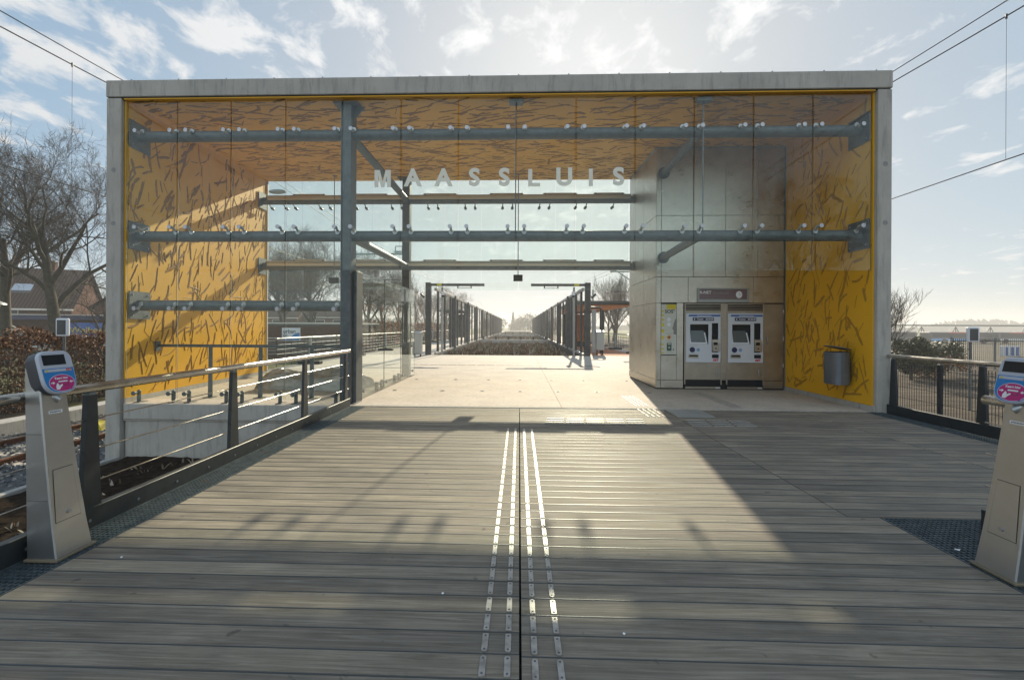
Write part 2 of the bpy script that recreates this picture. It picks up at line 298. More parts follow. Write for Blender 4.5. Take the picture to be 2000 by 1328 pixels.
# ------------------------------------------------------------------ mesh helper
class MB:
    def __init__(s): s.v = []; s.f = []; s.m = []; s.mats = []; s.sm = []
    def mi(s, m):
        m = M[m] if isinstance(m, str) else m
        if m not in s.mats: s.mats.append(m)
        return s.mats.index(m)
    def add(s, vs, fs, m, smooth=False):
        o = len(s.v); k = s.mi(m); s.v += [tuple(p) for p in vs]
        for f in fs: s.f.append(tuple(i + o for i in f)); s.m.append(k); s.sm.append(smooth)
        return s
    def box(s, x0, x1, y0, y1, z0, z1, m, mt=None):
        vs = [(x0, y0, z0), (x1, y0, z0), (x1, y1, z0), (x0, y1, z0), (x0, y0, z1), (x1, y0, z1), (x1, y1, z1), (x0, y1, z1)]
        return s.add(vs, [(0, 3, 2, 1), (4, 5, 6, 7), (0, 1, 5, 4), (1, 2, 6, 5), (2, 3, 7, 6), (3, 0, 4, 7)], m)
    def bbox(s, x0, x1, y0, y1, z0, z1, m, b=.01):
        """box with chamfered edges"""
        vs = []; idx = {}
        for X, (a, c) in enumerate(((x0, 1), (x1, -1))):
            for Y, (d, e) in enumerate(((y0, 1), (y1, -1))):
                for Z, (h, k) in enumerate(((z0, 1), (z1, -1))):
                    for ax in range(3):
                        p = [a + c * b, d + e * b, h + k * b]; p[ax] = (a, d, h)[ax]
                        idx[(X, Y, Z, ax)] = len(vs); vs.append(p)
        I = lambda *k: idx[k]; fs = []
        for X in (0, 1): fs.append([I(X, 0, 0, 0), I(X, 1, 0, 0), I(X, 1, 1, 0), I(X, 0, 1, 0)])
        for Y in (0, 1): fs.append([I(0, Y, 0, 1), I(1, Y, 0, 1), I(1, Y, 1, 1), I(0, Y, 1, 1)])
        for Z in (0, 1): fs.append([I(0, 0, Z, 2), I(1, 0, Z, 2), I(1, 1, Z, 2), I(0, 1, Z, 2)])
        for X in (0, 1):
            for Y in (0, 1): fs.append([I(X, Y, 0, 0), I(X, Y, 1, 0), I(X, Y, 1, 1), I(X, Y, 0, 1)])
            for Z in (0, 1): fs.append([I(X, 0, Z, 0), I(X, 1, Z, 0), I(X, 1, Z, 2), I(X, 0, Z, 2)])
        for Y in (0, 1):
            for Z in (0, 1): fs.append([I(0, Y, Z, 1), I(1, Y, Z, 1), I(1, Y, Z, 2), I(0, Y, Z, 2)])
        for X in (0, 1):
            for Y in (0, 1):
                for Z in (0, 1): fs.append([I(X, Y, Z, 0), I(X, Y, Z, 1), I(X, Y, Z, 2)])
        c = Vector(((x0 + x1) / 2, (y0 + y1) / 2, (z0 + z1) / 2)); out = []
        for f in fs:
            P = [Vector(vs[i]) for i in f]; n = (P[1] - P[0]).cross(P[2] - P[0])
            mid = sum(P, Vector()) / len(P)
            out.append(f if n.dot(mid - c) > 0 else f[::-1])
        return s.add(vs, out, m)
    def tube(s, pts, r, m, n=10, smooth=True, caps=True):
        pts = [Vector(p) for p in pts]; rr = r if isinstance(r, (list, tuple)) else [r] * len(pts)
        vs, fs = [], []; up = None
        for i, p in enumerate(pts):
            d = (pts[min(i + 1, len(pts) - 1)] - pts[max(i - 1, 0)]).normalized()
            if up is None or abs(up.dot(d)) > .95: up = Vector((0, 0, 1)) if abs(d.z) < .9 else Vector((1, 0, 0))
            a = d.cross(up).normalized(); bb = d.cross(a).normalized(); up = a.cross(d).normalized()
            for k in range(n):
                t = 2 * math.pi * k / n; vs.append(p + (a * math.cos(t) + bb * math.sin(t)) * rr[i])
        for i in range(len(pts) - 1):
            for k in range(n):
                k2 = (k + 1) % n; fs.append((i * n + k, i * n + k2, (i + 1) * n + k2, (i + 1) * n + k))
        s.add(vs, fs, m, smooth)
        if caps:
            s.add(vs[:n], [tuple(range(n))[::-1]], m); s.add(vs[-n:], [tuple(range(n))], m)
        return s
    def prism(s, poly, axis, a0, a1, m):
        """extrude 2-D polygon along axis (0,1,2); poly gives the two other coords in order"""
        def P(u, v, w): 
            q = [0, 0, 0]; o = [i for i in range(3) if i != axis]; q[o[0]] = u; q[o[1]] = v; q[axis] = w; return q
        n = len(poly); vs = [P(u, v, a0) for u, v in poly] + [P(u, v, a1) for u, v in poly]
        area = sum(poly[i][0] * poly[(i + 1) % n][1] - poly[(i + 1) % n][0] * poly[i][1] for i in range(n))
        flip = (area > 0) ^ (axis == 1)
        fs = [tuple(range(n))[::-1], tuple(range(n, 2 * n))] + [(i, (i + 1) % n, (i + 1) % n + n, i + n) for i in range(n)]
        if not flip: fs = [f[::-1] for f in fs]
        return s.add(vs, fs, m)
    def disk(s, c, nrm, r, h, m, n=20, ry=None):
        c = Vector(c); nrm = Vector(nrm).normalized(); a = nrm.cross(Vector((0, 0, 1)))
        a = a.normalized() if a.length > .1 else Vector((1, 0, 0)); b = a.cross(nrm).normalized(); ry = ry or r
        vs = [c + a * r * math.cos(2 * math.pi * k / n) + b * ry * math.sin(2 * math.pi * k / n) for k in range(n)]
        vs += [p + nrm * h for p in vs]
        return s.add(vs, [tuple(range(n)), tuple(range(n, 2 * n))[::-1]] + [(k, k + n, (k + 1) % n + n, (k + 1) % n) for k in range(n)], m)
    def ball(s, c, r, m, n=10, sc=(1, 1, 1)):
        vs, fs = [], []
        for i in range(n // 2 + 1):
            t = math.pi * i / (n // 2)
            for k in range(n):
                p = 2 * math.pi * k / n
                vs.append((c[0] + r * sc[0] * math.sin(t) * math.cos(p), c[1] + r * sc[1] * math.sin(t) * math.sin(p), c[2] + r * sc[2] * math.cos(t)))
        for i in range(n // 2):
            for k in range(n): fs.append((i * n + k, (i + 1) * n + k, (i + 1) * n + (k + 1) % n, i * n + (k + 1) % n))
        return s.add(vs, fs, m, True)
    def build(s, name, parent=None, origin=None):
        me = bpy.data.meshes.new(name)
        me.from_pydata(s.v, [], s.f)
        for m in s.mats: me.materials.append(m)
        me.polygons.foreach_set('material_index', s.m); me.polygons.foreach_set('use_smooth', s.sm); me.update()
        o = bpy.data.objects.new(name, me); C.objects.link(o)
        if origin is not None:
            me.transform(Matrix.Translation(-Vector(origin))); o.location = origin
        if parent is not None:
            o.parent = parent
            if origin is not None and parent.type == 'EMPTY': o.location = Vector(origin) - Vector(parent['o'] if 'o' in parent else (0, 0, 0))
        return o
def tag(o, label, cat, group=None, kind=None):
    o['label'] = label; o['category'] = cat
    if group: o['group'] = group
    if kind: o['kind'] = kind
    return o
def struct(o): o['kind'] = 'structure'; return o
def thing(name, label, cat, loc=(0, 0, 0), group=None, rz=0):
    o = bpy.data.objects.new(name, None); C.objects.link(o); o.location = loc; o.rotation_euler.z = rz
    return tag(o, label, cat, group)
def copy_tree(o, parent=None):
    c = o.copy(); C.objects.link(c); c.parent = parent
    for ch in list(o.children): copy_tree(ch, c)
    return c
def text_mesh(txt, size, m, bold=0, align='CENTER', ext=.0008):
    cu = bpy.data.curves.new('t', 'FONT'); cu.body = txt; cu.size = size; cu.offset = bold; cu.extrude = ext
    cu.align_x = align; cu.align_y = 'CENTER'; cu.resolution_u = 6
    o = bpy.data.objects.new('t', cu); C.objects.link(o)
    bpy.context.view_layer.update()
    me = bpy.data.meshes.new_from_object(o.evaluated_get(bpy.context.evaluated_depsgraph_get()))
    vs = [v.co.copy() for v in me.vertices]; fs = [tuple(p.vertices) for p in me.polygons]
    bpy.data.objects.remove(o); bpy.data.curves.remove(cu); bpy.data.meshes.remove(me)
    return vs, fs
def put_text(mb, txt, size, m, mtx, bold=0, align='CENTER', ext=.0008):
    vs, fs = text_mesh(txt, size, m, bold, align, ext)
    mb.add([mtx @ v for v in vs], fs, m)
FRONT = Matrix.Rotation(R(90), 4, 'X')      # text facing -Y
def front_at(x, y, z): return Matrix.Translation((x, y, z)) @ FRONT

# ================================================================== SETTING
mb = MB(); mb.box(-1500, 1500, -1500, 2500, -1.5, -1.1, 'ground'); struct(mb.build('ground'))
mb = MB(); mb.add([(13, 36, -1.092), (160, 36, -1.092), (260, 110, -1.092), (20, 110, -1.092)], [(0, 1, 2, 3)], 'sand'); struct(mb.build('yard'))
mb = MB(); mb.add([(-900, 110, -1.088), (900, 110, -1.088), (900, 1500, -1.088), (-900, 1500, -1.088)], [(0, 1, 2, 3)], 'field'); struct(mb.build('field'))
mb = MB(); mb.add([(-60, 14, -1.09), (-12.6, 14, -1.09), (-12.6, 109, -1.09), (-60, 109, -1.09)], [(0, 1, 2, 3)], 'grass'); struct(mb.build('verge'))

# deck
mb = MB(); PITCH = .15; y = -2.4; k = 0
ys = []
while y < 8.4: ys.append(y); y += PITCH
for k, y in enumerate(ys):
    y1 = min(y + PITCH - .009, 8.485)
    cols = [(-2.85, .007, 0)] + ([(.019, 2.868, .012)] if y < 3.72 else [(.019, 2.62, .012), (2.632, 5.06, .004), (5.072, 6.2, .01)])
    for x0, x1, dy in cols:
        dz = random.uniform(-.0012, .0012)
        mb.box(x0, x1, y - dy, y1 - dy, -.04, dz, 'wood')
        mb.box(x0 + .002, x1 - .002, y1 - dy + .0005, y1 - dy + .0065, -.03, .0025 + dz, 'bead')
mb.box(-2.86, 2.88, -2.4, 8.475, -.09, -.05, 'dark'); mb.box(2.9, 6.25, 3.74, 8.475, -.09, -.05, 'dark')
mb.box(-3.1, -2.9, -2.4, 8.46, -.5, -.35, 'dark'); mb.box(-2.6, 2.6, -2.4, 8.46, -.6, -.12, 'dark'); mb.box(2.9, 6.3, 3.8, 8.46, -.6, -.12, 'dark')
struct(mb.build('deck'))

def grating(x0, x1, y0, y1, name, label):
    mb = MB(); y = y0 + .02
    while y < y1 - .01:
        mb.box(x0, x1, y, y + .005, -.033, -.005, 'grate'); y += .036
    x = x0
    while x < x1:
        mb.box(x, x + .004, y0, y1, -.03, -.002, 'grate'); x += .036
    mb.box(x1 - .003, x1 + .004, y0, y1, -.035, 0, 'grate'); mb.box(x0 - .004, x0 + .003, y0, y1, -.035, 0, 'grate')
    mb.box(x0, x1, y0 - .006, y0, -.035, 0, 'grate'); mb.box(x0, x1, y1, y1 + .006, -.035, 0, 'grate')
    return tag(mb.build(name), label, 'grating', 'floor gratings along the deck')
gl = ['long galvanised grating strip beside the left railing, beyond the left card reader', 'galvanised grating strip under the left card reader']
grating(-3.15, -2.865, 3.08, 8.47, 'floor_grating', gl[0]); grating(-3.15, -2.865, -2.4, 3.06, 'floor_grating', gl[1])
grating(2.885, 3.95, 2.95, 3.72, 'floor_grating', 'wide galvanised grating behind the right card reader'); grating(2.885, 3.4, -2.4, 2.93, 'floor_grating', 'galvanised grating under the right card reader')
grating(6.21, 6.5, 3.74, 8.4, 'floor_grating', 'narrow grating strip at the foot of the far right railing')
mb = MB(); mb.box(2.885, 3.98, -2.4, 3.73, -.5, -.4, 'dark'); struct(mb.build('deck_underside'))

# station floor slabs and platform
mb = MB()
cp = 'concrete_pale'
mb.prism([(-7.56, 8.50), (-3.22, 8.50), (-3.22, 14.39), (-7.93, 14.39)], 2, -.33, 0, cp)
for x0, x1 in ((-3.214, .8), (.806, 6.48)):
    mb.box(x0, x1, 8.50, 14.39, -.33, 0, cp)
for x0, x1 in ((-8.6, -4.2), (-4.194, .8), (.806, 6.9)):
    mb.box(x0, x1, 14.4, 18.89, -.3, -.002, cp)
    mb.box(x0, x1, 18.9, 23.9, -.3, -.001, cp)
yy = 23.906
while yy < 150:
    mb.box(-8.6, -4.66, yy, yy + 5.99, -.3, -.001, cp); mb.box(3.52, 6.9, yy, yy + 5.99, -.3, -.001, cp); yy += 6
for yb in (51, 87, 140): mb.box(-4.3, 3.3, yb, yb + .9, -.3, .06, 'concrete_kerb')
mb.box(-4.64, 3.5, 150, 160, -.3, 0, cp)
struct(mb.build('platform'))
mb = MB(); mb.box(-7.55, 6.45, 9.1, 20, -1.12, -.36, 'concrete'); mb.box(-8.3, 6.7, 20.02, 150, -1.12, -.62, 'concrete'); struct(mb.build('platform_base'))
mb = MB(); mb.add([(-4.66, 23.9, -.45), (3.52, 23.9, -.45), (3.52, 150, -.45), (-4.66, 150, -.45)], [(0, 1, 2, 3)], 'soil'); struct(mb.build('planting_bed'))
mb = MB(); mb.box(3.9, 6.3, 24.2, 44, .0, .006, 'brickpath'); struct(mb.build('paved_path'))
# floor spots
def spot(x, y, lab):
    m_ = MB(); m_.disk((x, y, .001), (0, 0, 1), .055, .006, 'galv_dull', 16); m_.disk((x, y, .0072), (0, 0, 1), .038, .002, 'screen', 16)
    tag(m_.build('floor_light'), lab, 'floor light', 'round floor lights in the pale concrete')
sx = (-2.9, -1.78, -.85, .03, .9, 1.8, 3.0)
names = ['first', 'second', 'third', 'fourth', 'fifth', 'sixth', 'seventh']
for r_, yv in (('near', 10.6), ('far', 12.85)):
    for i, x in enumerate(sx):
        spot(x, yv, 'round floor light, %s from the glass screen in the %s row' % (names[i], r_ + 'er' if r_ == 'near' else 'farther'))

# tactile strips on deck (four lines, groups of three boards)
def strip_group(x, rows, lab, w=.028):
    m_ = MB()
    for j, y0 in enumerate(rows):
        y1 = y0 + .128
        a, b = y0 + .004, y1
        poly = []
        hw = w / 2
        if j == 0: poly += [(x + hw * math.cos(t), a + hw + hw * math.sin(t)) for t in [math.pi + math.pi * q / 8 for q in range(9)]]
        else: poly += [(x - hw, a), (x + hw, a)]
        if j == len(rows) - 1: poly += [(x + hw * math.cos(t), b - hw + hw * math.sin(t)) for t in [math.pi * q / 8 for q in range(9)]]
        else: poly += [(x + hw, b), (x - hw, b)]
        m_.prism(poly, 2, .0015, .006, 'strip')
        for yy in (a + .016, b - .016): m_.disk((x, yy, .0061), (0, 0, 1), .0055, .0012, 'galv', 8)
    tag(m_.build('guide_strip'), lab, 'guide strip', 'steel guide strips in four lines on the deck')
M['strip'] = mat('worn guide strip', rough=.4, metal=.35, build=noisy((.27, .26, .24), (.52, .50, .46), (1, 1, 1), 22, 6, 0, 30, (.3, .55)))
rows = [y for y in ys if 1.6 < y < 6.75]
lines = [(-.155, 'outer line left of the seam'), (-.045, 'inner line left of the seam'), (.078, 'inner line right of the seam'), (.19, 'outer line right of the seam')]
ordn = ['nearest', 'second nearest', 'third', 'fourth', 'fifth', 'sixth', 'seventh', 'eighth', 'ninth', 'tenth', 'eleventh', 'farthest']
gi = [rows[i:i + 3] for i in range(0, len(rows), 3)]
for x, ln in lines:
    for i, gr in enumerate(gi):
        strip_group(x, [r - (0 if x < 0 else .012) for r in gr], 'steel guide strip, %s of the %s' % (ordn[min(i, 11)], ln))
# other tactile fields: each one tactile field of studs
def field(x0, x1, y0, y1, nx, ny, along, m_, lab, wd=.03, shear=0, z=.001):
    q = MB()
    for i in range(nx):
        for j in range(ny):
            if along == 'x':
                L = (x1 - x0) / nx; cx = x0 + L * (i + .5) + shear * j; cy = y0 + (y1 - y0) * (j + .5) / ny
                q.bbox(cx - L * .44, cx + L * .44, cy - wd / 2, cy + wd / 2, z, z + .007, m_, .003)
            else:
                L = (y1 - y0) / ny; cx = x0 + (x1 - x0) * (i + .5) / nx; cy = y0 + L * (j + .5)
                q.bbox(cx - wd / 2, cx + wd / 2, cy - L * .44, cy + L * .44, z, z + .007, m_, .003)
    return tag(q.build('tactile_field'), lab, 'tactile strips', 'tactile fields on deck and floor')
M['strip_dark'] = mat('dark tactile strip', (.10, .10, .095), .5)
field(.38, 1.98, 7.0, 7.56, 5, 4, 'x', 'strip_dark', 'dark crosswise tactile strips on the sunlit deck', .045, .02)
field(2.13, 2.5, 7.7, 8.47, 4, 3, 'y', 'strip_dark', 'dark lengthwise tactile strips where the sunlit deck ends', .03)
field(2.2, 2.5, 8.75, 10.05, 4, 4, 'y', 'print', 'white lengthwise tactile strips on sunlit concrete', .018)
field(3.98, 4.24, 8.69, 10.75, 4, 4, 'y', 'strip', 'pale lengthwise tactile strips in front of the ticket machines', .025)
field(2.62, 3.64, 7.0, 7.56, 3, 4, 'x', 'strip', 'steel crosswise tactile strips on the shaded deck', .03, .02)
field(-6.5, 3.2, 17.5, 17.9, 26, 1, 'x', 'strip_dark', 'thin line of tactile strips across the platform', .06)
field(4.5, 6.0, 16.2, 17.2, 4, 4, 'x', 'print', 'white tactile strips right of the platform planter', .035)
mb = MB(); mb.bbox(2.65, 3.3, 7.72, 8.47, .002, .009, 'galv_plate', .003) if 'galv_plate' in M else None
M['galv_plate'] = mat('pale steel plate', rough=.45, metal=.3, build=noisy((.24, .25, .24), (.33, .34, .32), (1, 1, 1), 4))
mb = MB(); mb.bbox(2.66, 3.29, 7.72, 8.47, .002, .009, 'galv_plate', .003); tag(mb.build('cover_plate'), 'pale rectangular steel cover plate set in the shaded deck', 'cover plate')

# ================================================================== PORTAL
XL, XR = -7.84, 6.66
portal = thing('station_portal', 'big concrete entrance portal lined with yellow relief panels', 'station building')
mb = MB(); mb.bbox(XL - .01, XR + .01, 8.405, 14.05, 5.81, 6.125, 'concrete', .012)
beam = mb.build('roof_beam', portal)
mb = MB(); mb.box(XL + .02, XR - .02, 8.43, 8.5, 5.797, 5.809, 'seam'); mb.build('joint', beam)
for i in range(16):
    m_ = MB(); xx = XL + .45 + i * .92; m_.tube([(xx, 8.46, 6.125), (xx, 8.46, 6.16)], .014, 'galv_dull', 8); m_.build('roof_pin', portal)
mb = MB(); mb.bbox(XL - .01, -7.56, 8.42, 14.05, -1.3, 5.795, 'concrete', .012); mb.build('side_wall', portal)
mb = MB(); mb.bbox(6.42, XR + .01, 8.42, 14.05, -1.3, 5.795, 'concrete', .012)
mb.build('side_wall', portal)
mb = MB(); mb.bbox(-7.50, -3.3, 8.66, 8.9, -.30, -.001, 'concrete', .008) if False else None
# slab edge and retaining wall below the left bay
mb = MB(); mb.bbox(-7.53, -3.35, 8.465, 8.497, -.295, -.003, 'concrete', .006); mb.bbox(-7.54, -3.3, 8.52, 9.05, -1.3, -.335, 'concrete', .008)
mb.box(-7.53, -3.3, 8.54, 9.0, -.334, -.296, 'seam')
mb.build('plinth_wall', portal)

M['plug'] = mat('grouted plug', spec=.12, rough=.9, build=noisy((.22, .21, .2), (.32, .31, .3), (1, 1, 1), 12))
def strokes(mb, origin, U, V, N, w, h, count, ang0, spread, m_, scale=1.0, hgt=.008, seed=1, excl=None):
    rnd = random.Random(seed); O, U, V, N = map(Vector, (origin, U, V, N))
    for _ in range(count):
        a, b = rnd.uniform(.05, w - .05), rnd.uniform(.05, h - .05)
        if excl and excl(a, b): continue
        bold = rnd.random() < .55
        L = rnd.uniform(.14, .5) if bold else rnd.uniform(.08, .42)
        wd = rnd.uniform(.032, .062) if bold else rnd.uniform(.010, .024)
        L *= scale; wd *= scale; t = ang0 + rnd.gauss(0, spread); cur = rnd.uniform(-1.2, 1.2) * (1.5 if rnd.random() < .15 else .35)
        n = 9; pts = []; p = Vector((a, b)) - Vector((math.cos(t), math.sin(t))) * L / 2
        for i in range(n + 1):
            tt = t + cur * (i / n - .5) * .8 + rnd.uniform(-.12, .12); p = p + Vector((math.cos(tt), math.sin(tt))) * L / n; pts.append((p.copy(), tt))
        vs = []; ok = True
        for i, (q, tt) in enumerate(pts):
            if not (.01 < q.x < w - .01 and .01 < q.y < h - .01): ok = False
            e = min(1, .55 + 3.2 * min(i, n - i) / n) * rnd.uniform(.68, 1.15)
            nn = Vector((-math.sin(tt), math.cos(tt))) * wd * e * .5
            for s_, hh in ((-1, .0005), (-.15, hgt * (1 if bold else .6)), (1, .0005)):
                r = q + nn * s_; vs.append(O + U * r.x + V * r.y + N * hh)
        if not ok: continue
        fs = []
        for i in range(n):
            for k in (0, 1): fs.append((i * 3 + k, i * 3 + k + 1, i * 3 + k + 4, i * 3 + k + 3))
        mb.add(vs, fs, m_)
for x_, z_ in ((-7.70, 4.43), (-7.70, 3.42), (6.55, 4.45), (6.55, 3.4)):
    m_ = MB(); m_.disk((x_, 8.421, z_), (0, -1, 0), .045, .002, 'plug', 16); m_.build('tie_plug', portal)
# left wall panel (faces +X)
mb = MB(); mb.box(-7.555, -7.53, 8.50, 13.99, .10, 5.78, 'yellow')
strokes(mb, (-7.53, 8.5, .1), (0, 1, 0), (0, 0, 1), (1, 0, 0), 5.49, 5.68, 620, R(66), .5, 'ochre', 1.25, seed=3)
mb.build('wall_panel', portal)
mb = MB(); mb.box(-7.553, -7.515, 8.5, 14.02, .0, .098, 'concrete'); mb.box(-7.553, -7.5, 13.99, 14.04, 0.1, 5.78, 'cream'); mb.build('skirting', portal)
mb = MB(); mb.box(6.395, 6.418, 8.50, 11.2, .10, 5.78, 'yellow')
strokes(mb, (6.395, 11.2, .1), (0, -1, 0), (0, 0, 1), (-1, 0, 0), 2.7, 5.68, 300, R(66), .6, 'ochre_faint', 1.1, .004, seed=5)
mb.build('wall_panel', portal)
mb = MB(); mb.box(6.38, 6.418, 8.45, 11.2, .0, .098, 'concrete'); mb.build('skirting', portal)
mb = MB(); mb.box(-7.528, 6.39, 8.44, 13.99, 5.775, 5.796, 'yellow')
strokes(mb, (-7.528, 13.99, 5.775), (1, 0, 0), (0, -1, 0), (0, 0, -1), 13.9, 5.5, 1750, R(8), .42, 'ochre', 1.2, seed=9)
mb.build('ceiling_panel', portal)
mb = MB(); mb.bbox(XL, XR, 14.055, 14.62, 5.965, 6.01, 'galv_dull', .005); mb.build('rear_sun_block', portal)  # unseen strip added behind the roof, keeps a band of sun off the deck
def splay(root, side=True):
    """the tube opens slightly towards the platform: left wall turns out, ceiling rises"""
    done = set()
    for o in [root] + list(root.children_recursive):
        if o.type != 'MESH' or o.data.name in done: continue
        done.add(o.data.name)
        for v in o.data.vertices:
            y = v.co.y + o.location.y; k = max(0, (y - 8.5) / 5.55)
            if side and v.co.x + o.location.x < -7.25: v.co.x -= .35 * k
            if v.co.z > 5.6: v.co.z += .205 * k
splay(portal)

# ================================================================== STEEL FRAME
frame = thing('steel_frame', 'galvanised tube frame of columns and pipes behind the glass', 'steel frame')
for (x0, x1, y0, y1) in ((-3.435, -3.235, 8.66, 8.96), (-3.52, -3.30, 13.6, 13.86)):
    m_ = MB(); m_.bbox(x0, x1, y0, y1, 0.012, 5.745, 'galv', .006)
    m_.box(x0 - .14, x1 + .14, y0 - .05, y1 + .05, 5.746, 5.773, 'galv'); m_.box(x0 - .1, x1 + .1, y0 - .05, y1 + .08, .001, .0118, 'galv')
    if y0 < 10: m_.prism([(x1 + .001, 5.745), (x1 + .22, 5.745), (x1 + .001, 5.5)], 1, 8.8, 8.82, 'galv')
    m_.build('column', frame)
m_ = MB(); m_.bbox(-3.232, -3.165, 8.8, 9.15, .002, 2.57, 'galv', .005); m_.build('screen_post', frame)
pr = .105
for z, xe in ((5.206, 6.36), (3.24, 6.36), (1.884, -3.45)):
    m_ = MB(); m_.tube([(-7.5, 8.80, z), (xe, 8.80, z)], pr, 'galv', 20)
    for xx in ([-7.527, 6.372] if xe > 0 else [-7.515]):
        m_.box(xx, xx + .018, 8.56, 9.1, z - .27, z + .27, 'galv')
        for dy in (-.2, .2):
            for dz in (-.2, .2): m_.tube([(xx - .01, 8.83 + dy, z + dz), (xx + .04, 8.83 + dy, z + dz)], .014, 'fitting', 6)
    m_.build('front_pipe', frame)
for z in (5.29, 3.30):
    m_ = MB(); m_.tube([(-7.48, 13.7, z), (3.32, 13.7, z)], .112, 'galv', 18); m_.box(-7.515, -7.497, 13.46, 13.94, z - .24, z + .24, 'galv'); m_.bbox(-7.4, 3.3, 13.66, 13.74, z + .113, z + .16, 'lit_bar', .004); m_.bbox(-7.3, 3.25, 13.54, 13.588, z + .0, z + .085, 'lit_bar', .006)  # front strip paints the pipe's lit upper half; top bar also blocks sun
    m_.build('rear_pipe', frame)
for a, b in (((-3.31, 8.82, 5.206), (-3.4, 13.6, 5.29)), ((-3.31, 8.82, 3.24), (-3.4, 13.6, 3.3)), ((3.42, 8.82, 5.206), (3.5, 11.25, 5.25)), ((3.42, 8.82, 3.24), (3.5, 11.25, 3.2))):
    m_ = MB(); m_.tube([a, b], .085, 'galv', 16)
    if a[0] > 0: m_.disk((b[0], 11.235, b[2]), (0, -1, 0), .14, .012, 'galv', 20)
    m_.build('tie_pipe', frame)
for x in (-.08, 3.42):
    m_ = MB(); m_.tube([(x, 8.665, 5.76), (x, 8.665, 3.3)], .012, 'galv_dull', 6); m_.box(x - .13, x + .13, 8.57, 8.73, 5.70, 5.774, 'galv_dull'); m_.build('hanger_rod', frame)
m_ = MB(); m_.box(-7.5, -3.51, 9.32, 9.36, 1.04, 1.1, 'galv'); m_.box(-7.527, -7.5, 9.27, 9.41, .96, 1.16, 'galv')
for x in (-6.42, -5.36, -4.28):
    m_.prism([(x - .045, 0.01), (x + .045, .01), (x + .045, 1.04), (x - .03, 1.04)], 1, 9.3, 9.32, 'galv'); m_.box(x - .09, x + .09, 9.2, 9.4, .001, .012, 'galv')
m_.build('low_rail', frame)

# ================================================================== GLASS
def pane(x0, x1, y, z0, z1, t=.012):
    m_ = MB(); h = t / 2
    vs = [(x0, y - h, z0), (x1, y - h, z0), (x1, y + h, z0), (x0, y + h, z0), (x0, y - h, z1), (x1, y - h, z1), (x1, y + h, z1), (x0, y + h, z1)]
    m_.add(vs, [(0, 1, 5, 4), (2, 3, 7, 6)], 'glass'); m_.add(vs, [(0, 3, 2, 1), (4, 5, 6, 7), (1, 2, 6, 5)], 'glass_edge'); m_.add(vs, [(3, 0, 4, 7)], 'glass_edge_bright')  # left edge of each pane takes the brighter edge colour
    return m_
facade = thing('glass_facade', 'front glass facade of tall panes with white station name', 'glass facade')
JX = [-7.525, -6.53, -5.485, -4.43, -3.345, -2.233, -1.151, -.07, 1.033, 2.125, 3.20, 4.272, 5.337, 6.388]
for i in range(13):
    a, b = JX[i] + (.014 if i else 0), JX[i + 1] - .014
    pane(a, b, 8.52, 2.55, 5.766).build('glass_pane', facade)
    if i < 4: pane(a, b, 8.52, .10, 2.535).build('glass_pane', facade)
def fitting(x, zg, zp, yg, yp, side=-1, r=.039):
    """button on the glass face, pin through it and arm to the pipe"""
    m_ = MB(); m_.disk((x, yg - .0065 * -side if False else yg - .0065, zg), (0, -1, 0), r, .012, 'fitting', 16)
    m_.disk((x, yg + .0065, zg), (0, 1, 0), r * .9, .014, 'fitting', 14)
    m_.tube([(x, yg + .02, zg), (x, yg + .09, zg)], .017, 'fitting', 8)
    m_.tube([(x, yg + .09, zg), (x, yp - .09, zp)], .022, 'fitting', 8)
    m_.ball((x, yg + .085, zg), .032, 'fitting', 8)
    m_.disk((x, yp - .125, zp), (0, 1, 0), .045, .03, 'fitting', 12)
    return m_
proto = {}
def put_fit(parent, key, x, args):
    if key not in proto:
        o = fitting(0, *args).build('spider_fitting', parent); proto[key] = o
    else:
        o = proto[key].copy(); C.objects.link(o); o.parent = parent
    o.location = (x, 0, 0); return o
fx = []
for i, x in enumerate(JX):
    if i > 0: fx.append(x - .155)
    if i < 13: fx.append(x + .155)
for x in fx:
    put_fit(facade, 'u', x, (5.215, 5.265, 8.52, 8.80)); put_fit(facade, 'm', x, (3.37, 3.30, 8.52, 8.80))
    if x < -3.42:
        put_fit(facade, 'l', x, (1.815, 1.905, 8.52, 8.80))
        if 'c' not in proto:
            m_ = MB(); m_.disk((0, 8.5135, .19), (0, -1, 0), .042, .014, 'galv', 16); m_.tube([(0, 8.53, .19), (0, 8.64, .19)], .024, 'galv', 10); m_.tube([(0, 8.64, .21), (0, 8.64, .01)], .034, 'galv', 12)
            m_.ball((0, 8.64, .21), .036, 'galv', 10); m_.bbox(-.06, .06, 8.57, 8.79, .001, .014, 'galv', .003)
            o = m_.build('floor_clamp', facade); proto['c'] = o
        else: o = proto['c'].copy(); C.objects.link(o); o.parent = facade
        o.location = (x, 0, 0)
# letters
LX = [-2.577, -2.007, -1.43, -.852, -.293, .265, .822, 1.312, 1.82]
for ch, x in zip('MAASSLUIS', LX):
    lt = MB()
    if ch in 'MLI':
        h, sw = .162, .074; z = 4.267
        P = {'M': [(-.155, -h), (-.155 + sw, -h), (-.155 + sw, h * .35), (-.03, -h), (.03, -h), (.155 - sw, h * .35), (.155 - sw, -h), (.155, -h), (.155, h), (.155 - sw * 1.35, h), (0, -h * .35), (-.155 + sw * 1.35, h), (-.155, h)],
             'L': [(-.11, -h), (.11, -h), (.11, -h + sw * .9), (-.11 + sw, -h + sw * .9), (-.11 + sw, h), (-.11, h)], 'I': [(-sw / 2, -h), (sw / 2, -h), (sw / 2, h), (-sw / 2, h)]}[ch]
        lt.prism([(x + a, z + b_) for a, b_ in P], 1, 8.5105, 8.5125, 'letter')
    else: put_text(lt, ch, .445, 'letter', front_at(x, 8.5118, 4.267), .017, 'CENTER', .0012)
    lt.build('letter', facade)

